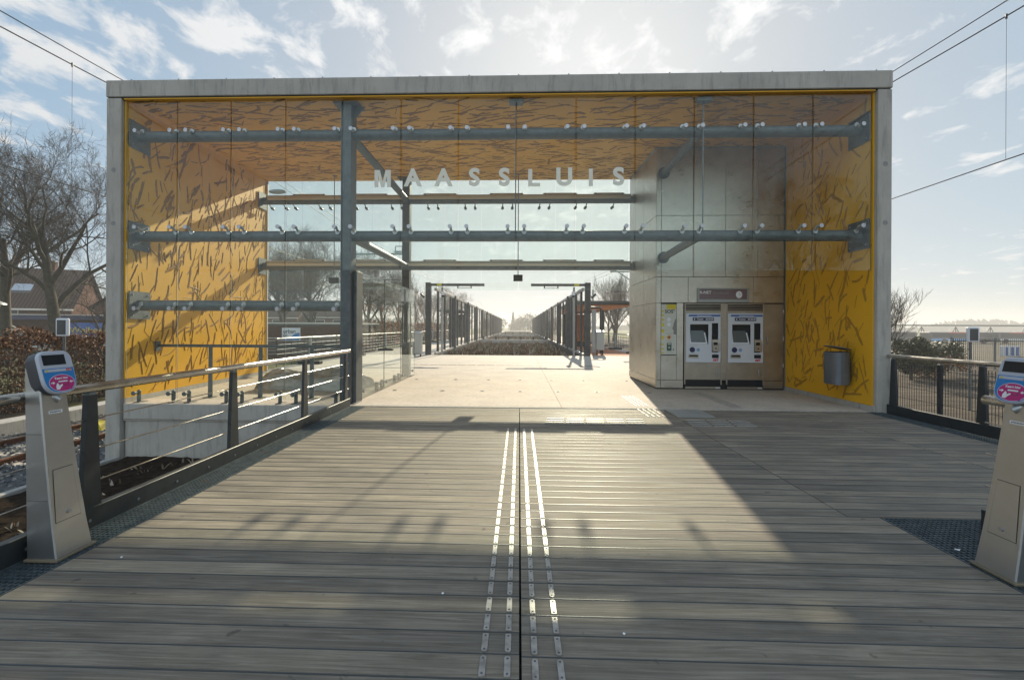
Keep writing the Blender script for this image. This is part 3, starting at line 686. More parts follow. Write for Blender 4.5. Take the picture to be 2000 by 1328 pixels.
rear = thing('rear_glazing', 'rear glass wall high above the way to the platform', 'glass wall')
RX = [-7.49, -6.75, -5.66, -4.54, -3.43, -2.31, -1.17, -.03, 1.09, 2.19, 3.3]
for i in range(10): pane(RX[i] + .012, RX[i + 1] - .012, 14.03, 2.62, 5.77).build('glass_pane', rear)
for i, x in enumerate(RX):
    for dx in (-.15, .15):
        if (i == 0 and dx < 0) or (i == 10 and dx > 0): continue
        for key, zg, zp in (('ru', 5.13, 5.21), ('rl', 3.43, 3.36)):
            if key not in proto:
                m_ = MB(); m_.disk((0, 14.037, zg), (0, 1, 0), .045, .012, 'fitting', 12); m_.disk((0, 14.023, zg), (0, -1, 0), .04, .014, 'fitting', 12)
                m_.tube([(0, 14.01, zg), (0, 13.92, zg)], .02, 'galv', 8); m_.tube([(0, 13.93, zg), (0, 13.78, zp)], .016, 'galv', 8); m_.ball((0, 13.93, zg), .042, 'galv', 8)
                o = m_.build('spider_fitting', rear); proto[key] = o
            else: o = proto[key].copy(); C.objects.link(o); o.parent = rear
            o.location = (x + dx, 0, 0)
splay(rear); splay(frame)
screen = thing('glass_screen', 'freestanding side screen of three clear panes beside the walkway', 'glass screen')
for y0, y1 in ((9.22, 10.82), (10.84, 12.36), (12.38, 13.98)):
    m_ = MB(); vs = [(-3.232, y0, .03), (-3.22, y0, .03), (-3.22, y1, .03), (-3.232, y1, .03), (-3.232, y0, 2.59), (-3.22, y0, 2.59), (-3.22, y1, 2.59), (-3.232, y1, 2.59)]
    m_.add(vs, [(1, 2, 6, 5), (3, 0, 4, 7)], 'glass'); m_.add(vs, [(0, 3, 2, 1), (4, 5, 6, 7), (0, 1, 5, 4), (2, 3, 7, 6)], 'glass_edge')
    m_.build('glass_pane', screen)
    for yy in (y0 + .2, y1 - .2):
        m_ = MB(); m_.disk((-3.219, yy, .15), (1, 0, 0), .04, .014, 'fitting', 14); m_.disk((-3.233, yy, .15), (-1, 0, 0), .04, .014, 'fitting', 14)
        m_.tube([(-3.25, yy, .15), (-3.33, yy, .15)], .022, 'fitting', 8); m_.bbox(-3.37, -3.3, yy - .04, yy + .04, .002, .19, 'galv', .006); m_.build('floor_clamp', screen)
# strip lights on rear pipes
def strip_light(x0, x1, y, z, lab):
    m_ = MB(); m_.bbox(x0, x1, y - .03, y + .03, z + .002, z + .042, 'tube', .008); m_.box(x0 + .02, x0 + .08, y - .035, y + .035, z, z + .03, 'galv'); m_.box(x1 - .08, x1 - .02, y - .035, y + .035, z, z + .03, 'galv')
    tag(m_.build('strip_light'), lab, 'strip light', 'slim strip lights on the rear pipes')
for z, zn in ((5.452, 'upper'), (3.462, 'lower')):
    for (a, b), n_ in zip(((-6.9, -5.9), (-5.0, -4.0), (-2.9, -1.9), (-.9, .1), (.7, 1.7), (2.2, 3.1)), ('leftmost', 'second from left', 'third from left', 'fourth from left', 'fifth from left', 'rightmost')):
        strip_light(a, b, 13.7, z, 'slim strip light on the %s rear pipe, %s' % (zn, n_))
def info_display(x, y, z0, z1, w, lab):
    t = thing('hanging_display', lab, 'display', (x, y, z0), 'dark displays hanging from the ceiling')
    m_ = MB(); m_.bbox(-w / 2, w / 2, -.03, .03, 0, z1 - z0, 'anthracite', .006); m_.build('housing', t)
    m_ = MB(); m_.tube([(0, 0, z1 - z0), (0, 0, 5.955 - z0)], .013, 'galv_dull', 8); m_.disk((0, 0, 5.945 - z0), (0, 0, 1), .06, .009, 'galv_dull', 12); m_.build('hanging_rod', t)
info_display(-.04, 13.4, 2.83, 3.02, .27, 'small dark display hanging in the middle of the opening'); info_display(-5.5, 13.4, 2.76, 2.93, .30, 'small dark display hanging in the left bay')

# ================================================================== TICKET KIOSK
kiosk = thing('ticket_kiosk', 'full-height brushed steel kiosk block clad in panels', 'kiosk')
KX, KY = 3.33, 11.25
mb = MB(); mb.box(KX + .03, 6.393, KY + .04, 13.95, 0, 5.75, 'seam'); mb.build('core', kiosk)
ZR = [.05, .225, 2.075, 2.545, 4.0, 5.72]     # rows
def clad(x0, x1, z0, z1, mt='steel', gap=.004, y=KY, t=.03):
    m_ = MB(); m_.bbox(x0 + gap, x1 - gap, y, y + t, z0 + gap, z1 - gap, mt, .003); return m_
def cladp(*a, **k): return clad(*a, **k).build('cladding_panel', kiosk)
zrows = [(4.22, 5.76), (2.73, 4.22), (2.10, 2.73)]
for z0, z1 in zrows[:2]:
    for x0, x1 in ((KX, 3.45), (3.45, 4.22), (4.22, 4.99), (4.99, 5.76), (5.76, 6.39)): cladp(x0, x1, z0, z1)
for x0, x1 in ((KX, 3.45), (3.45, 4.10), (5.66, 6.39)): cladp(x0, x1, 2.10, 2.73)
m_ = clad(4.10, 5.66, 2.10, 2.73)
m_.build('cladding_panel', kiosk)
cladp(KX, 3.45, .225, 2.10); cladp(KX, 3.45, .03, .225); cladp(3.45, 3.99, .03, .225)
cladp(3.45, 3.825, .225, .83); cladp(3.825, 3.99, .225, 2.10)
m_ = clad(4.905, 5.03, .225, 2.10, 'steel_frame'); m_.build('cladding_panel', kiosk)
m_ = clad(5.90, 6.39, .225, 2.08, 'steel_frame'); d_ = m_.build('service_door', kiosk)
m_ = MB(); m_.tube([(5.98, KY, 1.28), (5.98, KY - .04, 1.28), (5.98, KY - .04, 1.12), (5.98, KY, 1.12)], .009, 'fitting', 8); m_.build('handle', d_)
for z in (.55, 1.2, 1.85): m_ = MB(); m_.tube([(6.375, KY - .012, z), (6.375, KY - .012, z + .09)], .012, 'fitting', 8); m_.build('hinge', d_)
cladp(5.90, 6.39, .03, .225, 'steel_frame')
# side face cladding (faces -X)
for z0, z1 in zrows + [(.225, 2.10), (.03, .225)]:
    if z0 == 2.10: z1 = 2.73
    for y0, y1 in ((KY + .03, 12.4), (12.4, 13.95)):
        m_ = MB(); m_.bbox(KX, KX + .03, y0 + .004, y1 - .004, z0 + .004, z1 - .004, 'steel', .003); m_.build('cladding_panel', kiosk)
# wavy sealant bead at the ceiling
m_ = MB(); pts = [(KX + .01 + i * .06, KY - .004, 5.775 + random.uniform(-.012, .012)) for i in range(52)]; m_.tube(pts, [random.uniform(.018, .032) for _ in pts], 'galv_dull', 6)
pts = [(KX - .004, KY + i * .06, 5.775 + random.uniform(-.012, .012)) for i in range(45)]; m_.tube(pts, [random.uniform(.018, .032) for _ in pts], 'galv_dull', 6); m_.build('sealant_bead', kiosk)
splay(kiosk, False)
# sign display
sg = thing('line_display', 'long grey framed display above the ticket machines', 'display', (4.93, KY, 2.29))
m_ = MB(); W_, H_ = 1.24, .35
for a in ((-W_ / 2, W_ / 2, -.03, .0, -.18, -.10), (-W_ / 2, W_ / 2, -.03, .0, .14, .17), (-W_ / 2, -W_ / 2 + .05, -.03, 0, -.0995, .1395), (W_ / 2 - .05, W_ / 2, -.03, 0, -.0995, .1395)): m_.bbox(*a, 'lamp_grey', .004)
m_.build('frame', sg)
M['display_red'] = mat('dim reddish display', (.20, .13, .135), .2)
m_ = MB(); m_.box(-.57, .57, -.012, -.002, -.0995, .1395, 'display_red'); fp = m_.build('face', sg)
m_ = MB(); put_text(m_, 'R-NET', .10, 'print', front_at(-.42, -.014, .06), .002); put_text(m_, 'Coolhaven', .085, 'grey_head', front_at(-.05, -.014, .05), .001); m_.build('lettering', sg)
m_ = MB(); m_.disk((.38, -.0125, .01), (0, -1, 0), .075, .006, 'print', 24, .085); m_.box(.378, .384, -.021, -.019, .01, .065, 'darkprint'); m_.box(.38, .43, -.021, -.019, .007, .013, 'darkprint'); m_.build('clock', sg)

# SOS panel
sp_ = thing('sos_panel', 'tall white SOS help panel with yellow marks beside the ticket machines', 'help panel', (3.638, KY, 1.455))
m_ = MB(); m_.bbox(-.183, .183, -.012, .012, -.61, .61, 'offwhite', .003); m_.build('board', sp_)
m_ = MB(); m_.box(-.06, .17, -.0135, -.0125, .49, .605, 'signyellow')
for z, hh in ((.42, .045), (.32, .045), (.21, .05), (.07, .09), (-.08, .09), (-.24, .09), (-.39, .045), (-.5, .045), (-.585, .04)): m_.box(-.183, -.12, -.0135, -.0125, z, z + hh * .9, 'signyellow')
m_.box(-.12, -.03, -.0135, -.0125, -.197, -.189, 'signyellow'); m_.build('yellow_marks', sp_)
m_ = MB()
head = [(.178, .28), (.14, .22), (.11, .13), (.10, .07), (.075, .02), (.10, .0), (.10, -.02), (.12, -.05), (.10, -.08), (.115, -.12), (.178, -.13)]
m_.prism(head, 1, -.0135, -.0125, 'grey_head'); m_.build('grey_head', sp_)
m_ = MB(); put_text(m_, 'SOS', .115, 'darkprint', front_at(.0, -.0135, .43), .003); m_.disk((.12, -.0125, .465), (0, -1, 0), .02, .001, 'grey_head', 10)
for z in (.24, .12): m_.disk((-.0, -.0125, z), (0, -1, 0), .045, .0008, 'lightgrey' if 'lightgrey' in M else 'white', 14)
for z, n_ in ((-.11, 5), (-.285, 4), (-.56, 6)):
    for q in range(n_): m_.box(-.06 + q * .03, -.04 + q * .03, -.0133, -.0125, z, z + .008, 'grey_head')
m_.build('lettering', sp_)
m_ = MB(); m_.disk((.0, -.0125, -.193), (0, -1, 0), .045, .014, 'orange', 20); m_.disk((0, -.027, -.193), (0, -1, 0), .02, .006, 'navy', 14); m_.build('button', sp_)
m_ = MB(); m_.bbox(-.05, .06, -.03, -.0125, -.52, -.33, 'green', .008); m_.box(-.03, .04, -.032, -.0302, -.37, -.345, 'offwhite'); m_.disk((.005, -.0302, -.44), (0, -1, 0), .028, .003, 'lamp_grey', 14); m_.disk((.11, -.0125, -.49), (0, -1, 0), .016, .004, 'darkprint', 10); m_.build('intercom', sp_)

def ticket_machine(x, lab):
    t = thing('ticket_machine', lab, 'ticket machine', (x, KY, 0), 'ticket machines built into the steel kiosk')
    w = .45
    m_ = MB(); m_.bbox(-w, -w + .03, -.015, .03, .12, 2.09, 'steel_frame', .004); m_.bbox(w - .03, w, -.015, .03, .12, 2.09, 'steel_frame', .004)
    m_.bbox(-w + .03, w - .03, -.012, .03, .24, .655, 'steel_frame', .003); m_.bbox(-w + .03, w - .03, -.012, .03, 1.855, 1.91, 'steel_frame', .003); m_.bbox(-w + .03, w - .03, -.012, .03, 2.06, 2.09, 'steel_frame', .003)
    m_.bbox(-w + .03, w - .03, -.01, .03, .02, .07, 'steel_frame', .003); m_.box(.3, .4, -.018, -.0105, .035, .06, 'white'); m_.build('casing', t)
    m_ = MB()
    for k in range(4): z = 1.922 + k * .034; m_.prism([(-.004, z), (.02, z + .008), (.02, z + .014), (-.004, z + .010)], 0, -w + .035, w - .035, 'steel_frame')
    m_.box(-w + .03, w - .03, .024, .03, 1.912, 2.058, 'dark'); m_.build('vent', t)
    m_ = MB(); m_.box(-w + .03, w - .03, .0, .03, .0705, .238, 'dark'); m_.build('kick_plate', t)
    # white front with openings: built around them
    F = 'panelwhite'; m_ = MB(); fx0, fx1, fz0, fz1 = -.415, .415, .66, 1.85
    sx0, sx1, sz0, sz1 = -.315, .125, 1.10, 1.585; rx0, rx1, rz0, rz1 = .205, .36, .91, 1.61
    y0, y1 = -.016, .0
    m_.box(fx0, fx1, y0, y1, sz1 + .03, fz1, F); m_.box(fx0, fx1, y0, y1, fz0, .905, F)
    m_.box(fx0, sx0, y0, y1, .9052, sz1 + .0298, F); m_.box(sx1, rx0, y0, y1, .9052, sz1 + .0298, F); m_.box(rx1, fx1, y0, y1, .9052, sz1 + .0298, F)
    m_.box(sx0 + .0002, sx1 - .0002, y0, y1, .9052, sz0, F); m_.box(sx0 + .0002, sx1 - .0002, y0, y1, sz1, sz1 + .0298, F); m_.box(rx0 + .0002, rx1 - .0002, y0, y1, rz1, sz1 + .0298, F)
    m_.build('front', t)
    m_ = MB(); m_.box(sx0, sx1, .06, .07, sz0, sz1, 'steel_frame'); m_.box(sx0, sx1, .0, .06, sz1 - .01, sz1, 'steel_frame'); m_.build('screen_recess', t)
    m_ = MB(); m_.add([(sx0 + .0, -.012, sz0 + .005), (sx1 - .02, -.012, sz0 + .005), (sx1 - .07, .055, sz1 - .12), (sx0 + .0, .055, sz1 - .12), (sx0 + .0, .058, sz0 + .005), (sx1 - .02, .058, sz0 + .005)], [(0, 1, 2, 3), (1, 5, 2), (0, 3, 4)], 'white')
    sc = m_.build('screen_bezel', t)
    m_ = MB(); m_.add([(sx0 + .03, -.008, sz0 + .045), (sx1 - .06, -.008, sz0 + .045), (sx1 - .10, .048, sz1 - .145), (sx0 + .02, .048, sz1 - .145)], [(0, 1, 2, 3)], 'screen_on')
    for v in range(len(m_.v)): m_.v[v] = (m_.v[v][0], m_.v[v][1] - .006, m_.v[v][2])
    m_.build('screen', t)
    m_ = MB(); m_.box(rx0, rx1, .05, .06, rz0, rz1, 'lamp_grey'); m_.box(rx0 + .01, rx0 + .06, .046, .0498, 1.3, 1.5, 'lightblue'); m_.build('card_recess', t)
    m_ = MB(); m_.prism([(-.05, .93), (-.05, 1.12), (-.02, 1.21), (.04, 1.24), (.04, .93)], 0, rx0 + .005, rx1 + .02, 'steel_frame'); m_.box(rx0 + .03, rx1 - .03, -.052, -.0505, 1.08, 1.15, 'dark'); m_.disk((.29, -.0505, 1.0), (0, -1, 0), .018, .004, 'dark', 12); m_.build('card_reader', t)
    m_ = MB(); m_.prism([(-.36, 1.77), (.405, 1.77), (.405, 1.815), (-.34, 1.815)], 1, -.0172, -.0162, 'blue2'); m_.box(-.255, .255, -.0172, -.0162, 1.665, 1.745, 'navy')
    put_text(m_, 'Tickets', .055, 'print', front_at(-.08, -.018, 1.705), .0008); put_text(m_, 'Kaartverkoop & automaat', .032, 'print', front_at(.02, -.018, 1.792), .0004)
    m_.disk((-.21, -.0174, 1.705), (0, -1, 0), .016, .0008, 'print', 10)
    for q in range(3): m_.box(.06 + q * .065, .105 + q * .065, -.0182, -.0174, 1.688, 1.725, 'print'); m_.box(.07 + q * .065, .095 + q * .065, -.0188, -.0183, 1.695, 1.712, 'navy')
    for q in range(5): m_.box(-.31 + q * .035, -.285 + q * .035, -.0168, -.0162, 1.055, 1.062, 'red' if q == 0 else 'grey_head')
    for q in range(5): m_.box(-.33 + q * .035, -.305 + q * .035, -.0168, -.0162, .865, .871, 'grey_head')
    m_.box(.25, .34, -.0168, -.0162, .862, .87, 'grey_head')
    put_text(m_, 'RET', .075, 'red', front_at(.30, -.018, .715) @ Matrix.Shear('XZ', 4, (0, 0)), .004)
    m_.build('lettering', t)
    m_ = MB(); m_.disk((-.26, -.0162, .965), (0, -1, 0), .066, .004, 'navy', 24); m_.build('sticker', t)
    m_ = MB(); m_.disk((-.12, -.0162, .965), (0, -1, 0), .042, .003, 'lightblue', 20); m_.box(-.145, -.1, -.0202, -.0195, .965, .985, 'orange'); m_.build('sticker', t)
    m_ = MB(); m_.bbox(-.35, -.11, -.02, -.0162, .765, .85, 'steel_frame', .003); m_.box(-.33, -.13, -.0212, -.0202, .80, .835, 'dark'); m_.build('coin_slot', t)
    m_ = MB(); m_.bbox(.21, .37, -.02, -.0162, .765, .85, 'dark', .003); m_.build('ticket_slot', t)
    m_ = MB(); m_.bbox(.305, .345, -.032, -.0125, .38, .52, 'fitting', .008); m_.ball((.325, -.03, .36), .022, 'fitting', 8); m_.build('lock_handle', t)
    return t
ticket_machine(4.46, 'white fronted ticket machine next to the SOS panel'); ticket_machine(5.465, 'white fronted ticket machine next to the steel service door')

# bin on the right yellow wall
bn = thing('litter_bin', 'oval steel litter bin mounted on the right yellow wall', 'bin', (6.19, 9.12, .42))
m_ = MB(); n = 28; prof = []
for k in range(n):
    a = 2 * math.pi * k / n; prof.append((math.copysign(abs(math.cos(a)) ** .6, math.cos(a)) * .165, math.copysign(abs(math.sin(a)) ** .6, math.sin(a)) * .22))
m_.prism(prof, 2, 0, .62, 'binsteel'); m_.prism([(a * .9, b * .9) for a, b in prof], 2, .6205, .624, 'dark'); m_.build('body', bn)
m_ = MB(); vs = [(a * 1.04, b * 1.04, .66 + (.165 - a) * .22) for a, b in prof] + [(a * 1.04, b * 1.04, .675 + (.165 - a) * .22) for a, b in prof]
m_.add(vs, [tuple(range(n))[::-1], tuple(range(n, 2 * n))] + [(k, (k + 1) % n, (k + 1) % n + n, k + n) for k in range(n)], 'binsteel'); m_.build('lid', bn)
m_ = MB(); m_.bbox(.166, .203, -.1, .1, .08, .5, 'black', .006); m_.build('bracket', bn)

# ================================================================== RAILINGS
def railing(name, label, x, y0, y1, posts, side, mesh=False, topz=1.03):
    t = thing(name, label, 'railing', (x, y0, 0), 'dark post railings with steel handrail')
    m_ = MB(); m_.tube([(0, 0, topz), (0, y1 - y0, topz)], .034, 'polished', 20); m_.build('handrail', t)
    m_ = MB(); m_.bbox(-.03, .03, 0, y1 - y0, -.30, .15, 'black', .004)
    yy = .5
    while yy < y1 - y0: m_.disk((-.031 * side if side < 0 else .031, yy, .06), (1 if side > 0 else -1, 0, 0), .012, .004, 'galv_dull', 8); yy += .43
    m_.build('kerb_channel', t)
    for py in posts:
        q = MB(); d = py - y0; wb, wt = .075, .038
        q.prism([(d - wb, .15), (d + wb, .15), (d + wt, topz - .05), (d - wt, topz - .05)], 0, -.02, .02, 'black')
        q.box(-.022, .022, d - .03, d + .03, topz - .05, topz - .03, 'galv_dull'); q.build('post', t)
    if not mesh:
        for z in (.80, .57, .33):
            q = MB(); q.tube([(0, 0, z), (0, y1 - y0, z)], .005, 'polished', 6); q.build('cable', t)
    return t
railing('railing', 'long left railing with cables along the deck edge', -3.18, -2.4, 8.45, [8.3, 6.69, 4.99, 3.29, 1.6, -.1, -1.8], 1)
railing('railing', 'far right railing running to the concrete portal', 6.62, 3.8, 8.42, [8.3, 6.75, 5.2, 3.95], -1, True, 1.01)
railing('railing', 'short railing end behind the right card reader', 3.5, -2.4, 3.55, [3.36, 1.7, 0.0, -1.7], -1, False, .97)

# reader posts ------------------------------------------------------
def reader(x, y, flip, label):
    """local: face towards +X (passenger side); built so the printed face is never mirrored"""
    t = thing('card_reader_post', label, 'card reader', (x, y, 0), 'steel card reader posts on the deck')
    t.rotation_euler.z = math.pi if flip else 0
    # body: x from -.19 (back) to 0 (front foot), y 0..-? use centre
    d = .125; d1 = .085; x1 = -.14; zt = 1.22
    m_ = MB()
    def sec(z):
        k = z / zt; kk = k ** .85
        return (-.19 - .035 * kk, 0 + (x1) * kk, -d + (d - d1) * kk * .3, d - (d - d1) * kk * 1.9)
    zs = [0.018, .2, .4, .6, .8, 1.0, 1.12, zt]; vs = []; fs = []; b = .007
    for z in zs:
        xa, xb, ya, yb = sec(z)
        if flip: ya, yb = -yb, -ya
        vs += [(xa, ya, z), (xb - b, ya, z), (xb, ya + b, z), (xb, yb - b, z), (xb - b, yb, z), (xa, yb, z)]
    for i in range(len(zs) - 1):
        for k in range(6): fs.append((i * 6 + k, i * 6 + (k + 1) % 6, (i + 1) * 6 + (k + 1) % 6, (i + 1) * 6 + k))
    L = (len(zs) - 1) * 6; fs += [(5, 4, 3, 2, 1, 0), tuple(L + k for k in range(6))]
    m_.add(vs, fs, 'steel_v'); m_.build('body', t)
    for zz_ in (.38, .80):
        xa, xb, ya, yb = sec(zz_)
        if flip: ya, yb = -yb, -ya
        yf = yb if flip else ya
        q = MB(); q.box(xa + .004, xb - .012, *sorted((yf, yf + (.0012 if flip else -.0012))), zz_, zz_ + .0025, 'seamsteel'); q.build('side_seam', t)
    m_ = MB(); m_.bbox(-.205, .012, -d - .012, d + .012, .0, .017, 'base_plate', .003); m_.build('base_plate', t)
    # face frame: build in front plane with frame U (horizontal to the viewer's right), W up along the slope, N outward
    def plane(zc, yoff=0, out=.0):
        k = (zc / zt) ** .85; xb = x1 * k
        slope = Vector((x1, 0, zt)).normalized(); U = Vector((0, 1, 0)); N = U.cross(slope).normalized()
        return Matrix((( U.x, slope.x, N.x, xb + N.x * out), (U.y, slope.y, N.y, yoff), (U.z, slope.z, N.z, zc + N.z * out), (0, 0, 0, 1)))
    s0 = -1 if flip else 1
    P0 = plane(.40, s0 * -.012, .0015)
    q = MB()
    ow = [(-.088, -.17), (.082, -.17), (.06, .17), (-.072, .17)]
    if flip: ow = [(-a, b2) for a, b2 in ow][::-1]
    iw = [(a * .965, b2 * .975) for a, b2 in ow]
    q.add([P0 @ Vector((a, b2, 0)) for a, b2 in ow] , [(0, 1, 2, 3)], 'seamsteel'); q.add([P0 @ Vector((a, b2, .0018)) for a, b2 in iw], [(0, 1, 2, 3)], 'steel_v')
    dr = q.build('service_hatch', t)
    q = MB(); c = P0 @ Vector((0 * s0, -.12, .002)); q.disk(c, P0.to_3x3() @ Vector((0, 0, 1)), .012, .01, 'fitting', 12); q.build('lock', dr)
    q = MB(); P1 = plane(.93, s0 * -.03, .0012)
    q.add([P1 @ Vector(p) for p in ((-.045, -.008, 0), (.045, -.008, 0), (.045, .012, 0), (-.045, .012, 0))], [(0, 1, 2, 3)], 'print')
    for k in range(9): q.add([P1 @ Vector((-.036 + k * .008, -.002, .0006)), P1 @ Vector((-.031 + k * .008, -.002, .0006)), P1 @ Vector((-.031 + k * .008, .006, .0006)), P1 @ Vector((-.036 + k * .008, .006, .0006))], [(0, 1, 2, 3)], 'darkprint')
    q.build('sticker', t)
    # head: shell swept, facing +X, tilted back
    tilt = R(15)
    Nn = Vector((math.cos(tilt), 0, math.sin(tilt))); Wn = Vector((-math.sin(tilt), 0, math.cos(tilt))); Un = Vector((0, 1, 0))
    oc = Vector((x1 + .028, -.018 * s0, 1.185))
    HM = Matrix(((Un.x, Wn.x, Nn.x, oc.x), (Un.y, Wn.y, Nn.y, oc.y), (Un.z, Wn.z, Nn.z, oc.z), (0, 0, 0, 1)))
    hw, hh = .108, .142
    def outline(s=1.0):
        pts = []
        for a in range(0, 181, 12):      # bottom arc (half ellipse-like)
            tt = math.pi + R(a); cx = math.copysign(abs(math.cos(tt)) ** .75, math.cos(tt)); cy = math.copysign(abs(math.sin(tt)) ** .8, math.sin(tt))
            pts.append((cx * hw * s, (-.035 + cy * (hh - .035)) * s))
        for a in range(0, 91, 15): pts.append(((hw - .05 + .05 * math.cos(R(a))) * s, (hh - .05 + .05 * math.sin(R(a))) * s))
        for a in range(90, 181, 15): pts.append(((-hw + .05 + .05 * math.cos(R(a))) * s, (hh - .05 + .05 * math.sin(R(a))) * s))
        return pts
    def loft(q, secs, m_, capf=True, capb=True, smooth=True):
        n = len(secs[0]); vs = []; fs = []
        for sct in secs: vs += [HM @ Vector(p) for p in sct]
        for i in range(len(secs) - 1):
            for k in range(n): fs.append((i * n + k, i * n + (k + 1) % n, (i + 1) * n + (k + 1) % n, (i + 1) * n + k))
        q.add(vs, fs, m_, smooth)
        if capf: q.add(vs[-n:], [tuple(range(n))], m_)
        if capb: q.add(vs[:n], [tuple(range(n))[::-1]], m_)
    q = MB(); loft(q, [[(a * .86, b2 * .9, -.10) for a, b2 in outline()], [(a, b2, -.07) for a, b2 in outline()], [(a, b2, -.01) for a, b2 in outline()]], 'shelldark')
    q.build('shell', t)
    q = MB(); loft(q, [[(a, b2, -.0095) for a, b2 in outline(1.012)], [(a, b2, .004) for a, b2 in outline(1.012)], [(a, b2, .010) for a, b2 in outline(.965)]], 'facegrey'); fc = q.build('face', t)
    q = MB(); o = outline(.93); blue = [(a, min(b2, .028)) for a, b2 in o if b2 < .028]; blue += [(hw * .93, .028), (-hw * .93, .028)]
    q.add([HM @ Vector((a, b2, .0106)) for a, b2 in blue], [tuple(range(len(blue)))], 'blue'); q.build('blue_sticker', t)
    q = MB(); q.add([HM @ Vector(p) for p in ((-.085, .05, .0106), (.062, .05, .0106), (.062, .118, .0106), (-.085, .118, .0106))], [(0, 1, 2, 3)], 'screen'); q.build('screen', t)
    q = MB(); el = [(.082 * math.cos(2 * math.pi * k / 32) + .005, -.072 + .054 * math.sin(2 * math.pi * k / 32)) for k in range(32)]
    q.add([HM @ Vector((a * 1.03, (b2 + .072) * 1.05 - .072, .0112)) for a, b2 in el], [tuple(range(32))], 'print'); q.add([HM @ Vector((a, b2, .0118)) for a, b2 in el], [tuple(range(32))], 'pink')
    def poly(pts, m_, z=.0124): q.add([HM @ Vector((a, b2, z)) for a, b2 in pts], [tuple(range(len(pts)))], m_)
    poly([(-.09, .004), (.085, .004), (.085, .022), (-.09, .022)], 'facegrey'); poly([(-.083, .008), (-.065, .008), (-.065, .018), (-.083, .018)], 'signyellow', .013); 
    put_text(q, 'RET', .02, 'red', HM @ Matrix.Translation((.066, .013, .013)), .0008, ext=.0002)
    put_text(q, 'Kaart hier', .021, 'print', HM @ Matrix.Translation((.005, -.040, .0126)) , .0006, ext=.0002)
    for sx_ in (-1, 1):   # arrows pointing inward
        cx = .005 + sx_ * .06
        poly([(cx - sx_ * .014, -.068), (cx, -.058), (cx, -.078)][::sx_], 'print'); poly([(cx, -.065), (cx + sx_ * .014, -.065), (cx + sx_ * .014, -.071), (cx, -.071)][::-sx_], 'print')
    poly([(-.02, -.09), (.042, -.09), (.042, -.06), (-.02, -.06)], 'darkprint', .0122); poly([(-.017, -.087), (.039, -.087), (.039, -.068), (-.017, -.068)], 'pink', .0126); poly([(-.02, -.067), (.040, -.067), (.040, -.058), (-.02, -.058)], 'print', .0130)
    poly([(-.042, -.112), (-.022, -.114), (-.01, -.098), (.004, -.088), (.002, -.080), (-.008, -.082), (-.018, -.09), (-.022, -.076), (-.03, -.07), (-.042, -.09)], 'print', .0134)
    poly([(.045, -.118), (.06, -.12), (.062, -.108), (.05, -.106)], 'pink', .0128)
    q.build('instruction_sticker', t)
    q = MB(); q.tube([HM @ Vector((0, -.09, -.09)), HM @ Vector((0, -.15, -.07)), Vector((x1 * .8, 0, 1.0))], [.05, .035, .02], 'steel_v', 14); q.build('neck', t)
    return t
M['base_plate'] = mat('sandy base plate', (.22, .18, .12), .7)
M['seamsteel'] = mat('hatch seam', (.09, .085, .075), .5, .5)
M['shelldark'] = mat('dark grey reader shell', (.06, .062, .07), .4)
M['facegrey'] = mat('pale reader face', (.48, .50, .56), .3)
reader(-2.91, 2.915, False, 'steel card reader post on the left grating by the railing'); reader(2.91, 2.90, True, 'steel card reader post on the right, cut by the picture edge')

# ================================================================== LEFT BAY: foil wrapped pile
pl = thing('wrapped_pile', 'low pile wrapped in shiny clear foil on the left bay floor', 'wrapped pile', (-4.9, 11.0, 0), None, R(-6))
m_ = MB(); nx, ny = 34, 18; rnd = random.Random(4)
def hgt(u, v):
    e = max(0, 1 - abs(2 * u - 1) ** 5) * max(0, 1 - abs(2 * v - 1) ** 4)
    return .50 * e ** .35 * (.82 + .16 * math.sin(u * 9 + v * 3) + .08 * rnd.uniform(-1, 1))
vs = [((i / nx - .5) * 2.5 + rnd.uniform(-.02, .02), (j / ny - .5) * 1.2, max(.003, hgt(i / nx, j / ny))) for j in range(ny + 1) for i in range(nx + 1)]
m_.add(vs, [(j * (nx + 1) + i, j * (nx + 1) + i + 1, (j + 1) * (nx + 1) + i + 1, (j + 1) * (nx + 1) + i) for j in range(ny) for i in range(nx)], 'foil'); m_.build('foil', pl)
m_ = MB(); m_.bbox(-1.1, 1.1, -.42, .42, .04, .24, 'cardboard', .01); m_.bbox(-.2, .95, -.38, .38, .245, .34, 'cardboard', .01); m_.build('board_stack', pl)

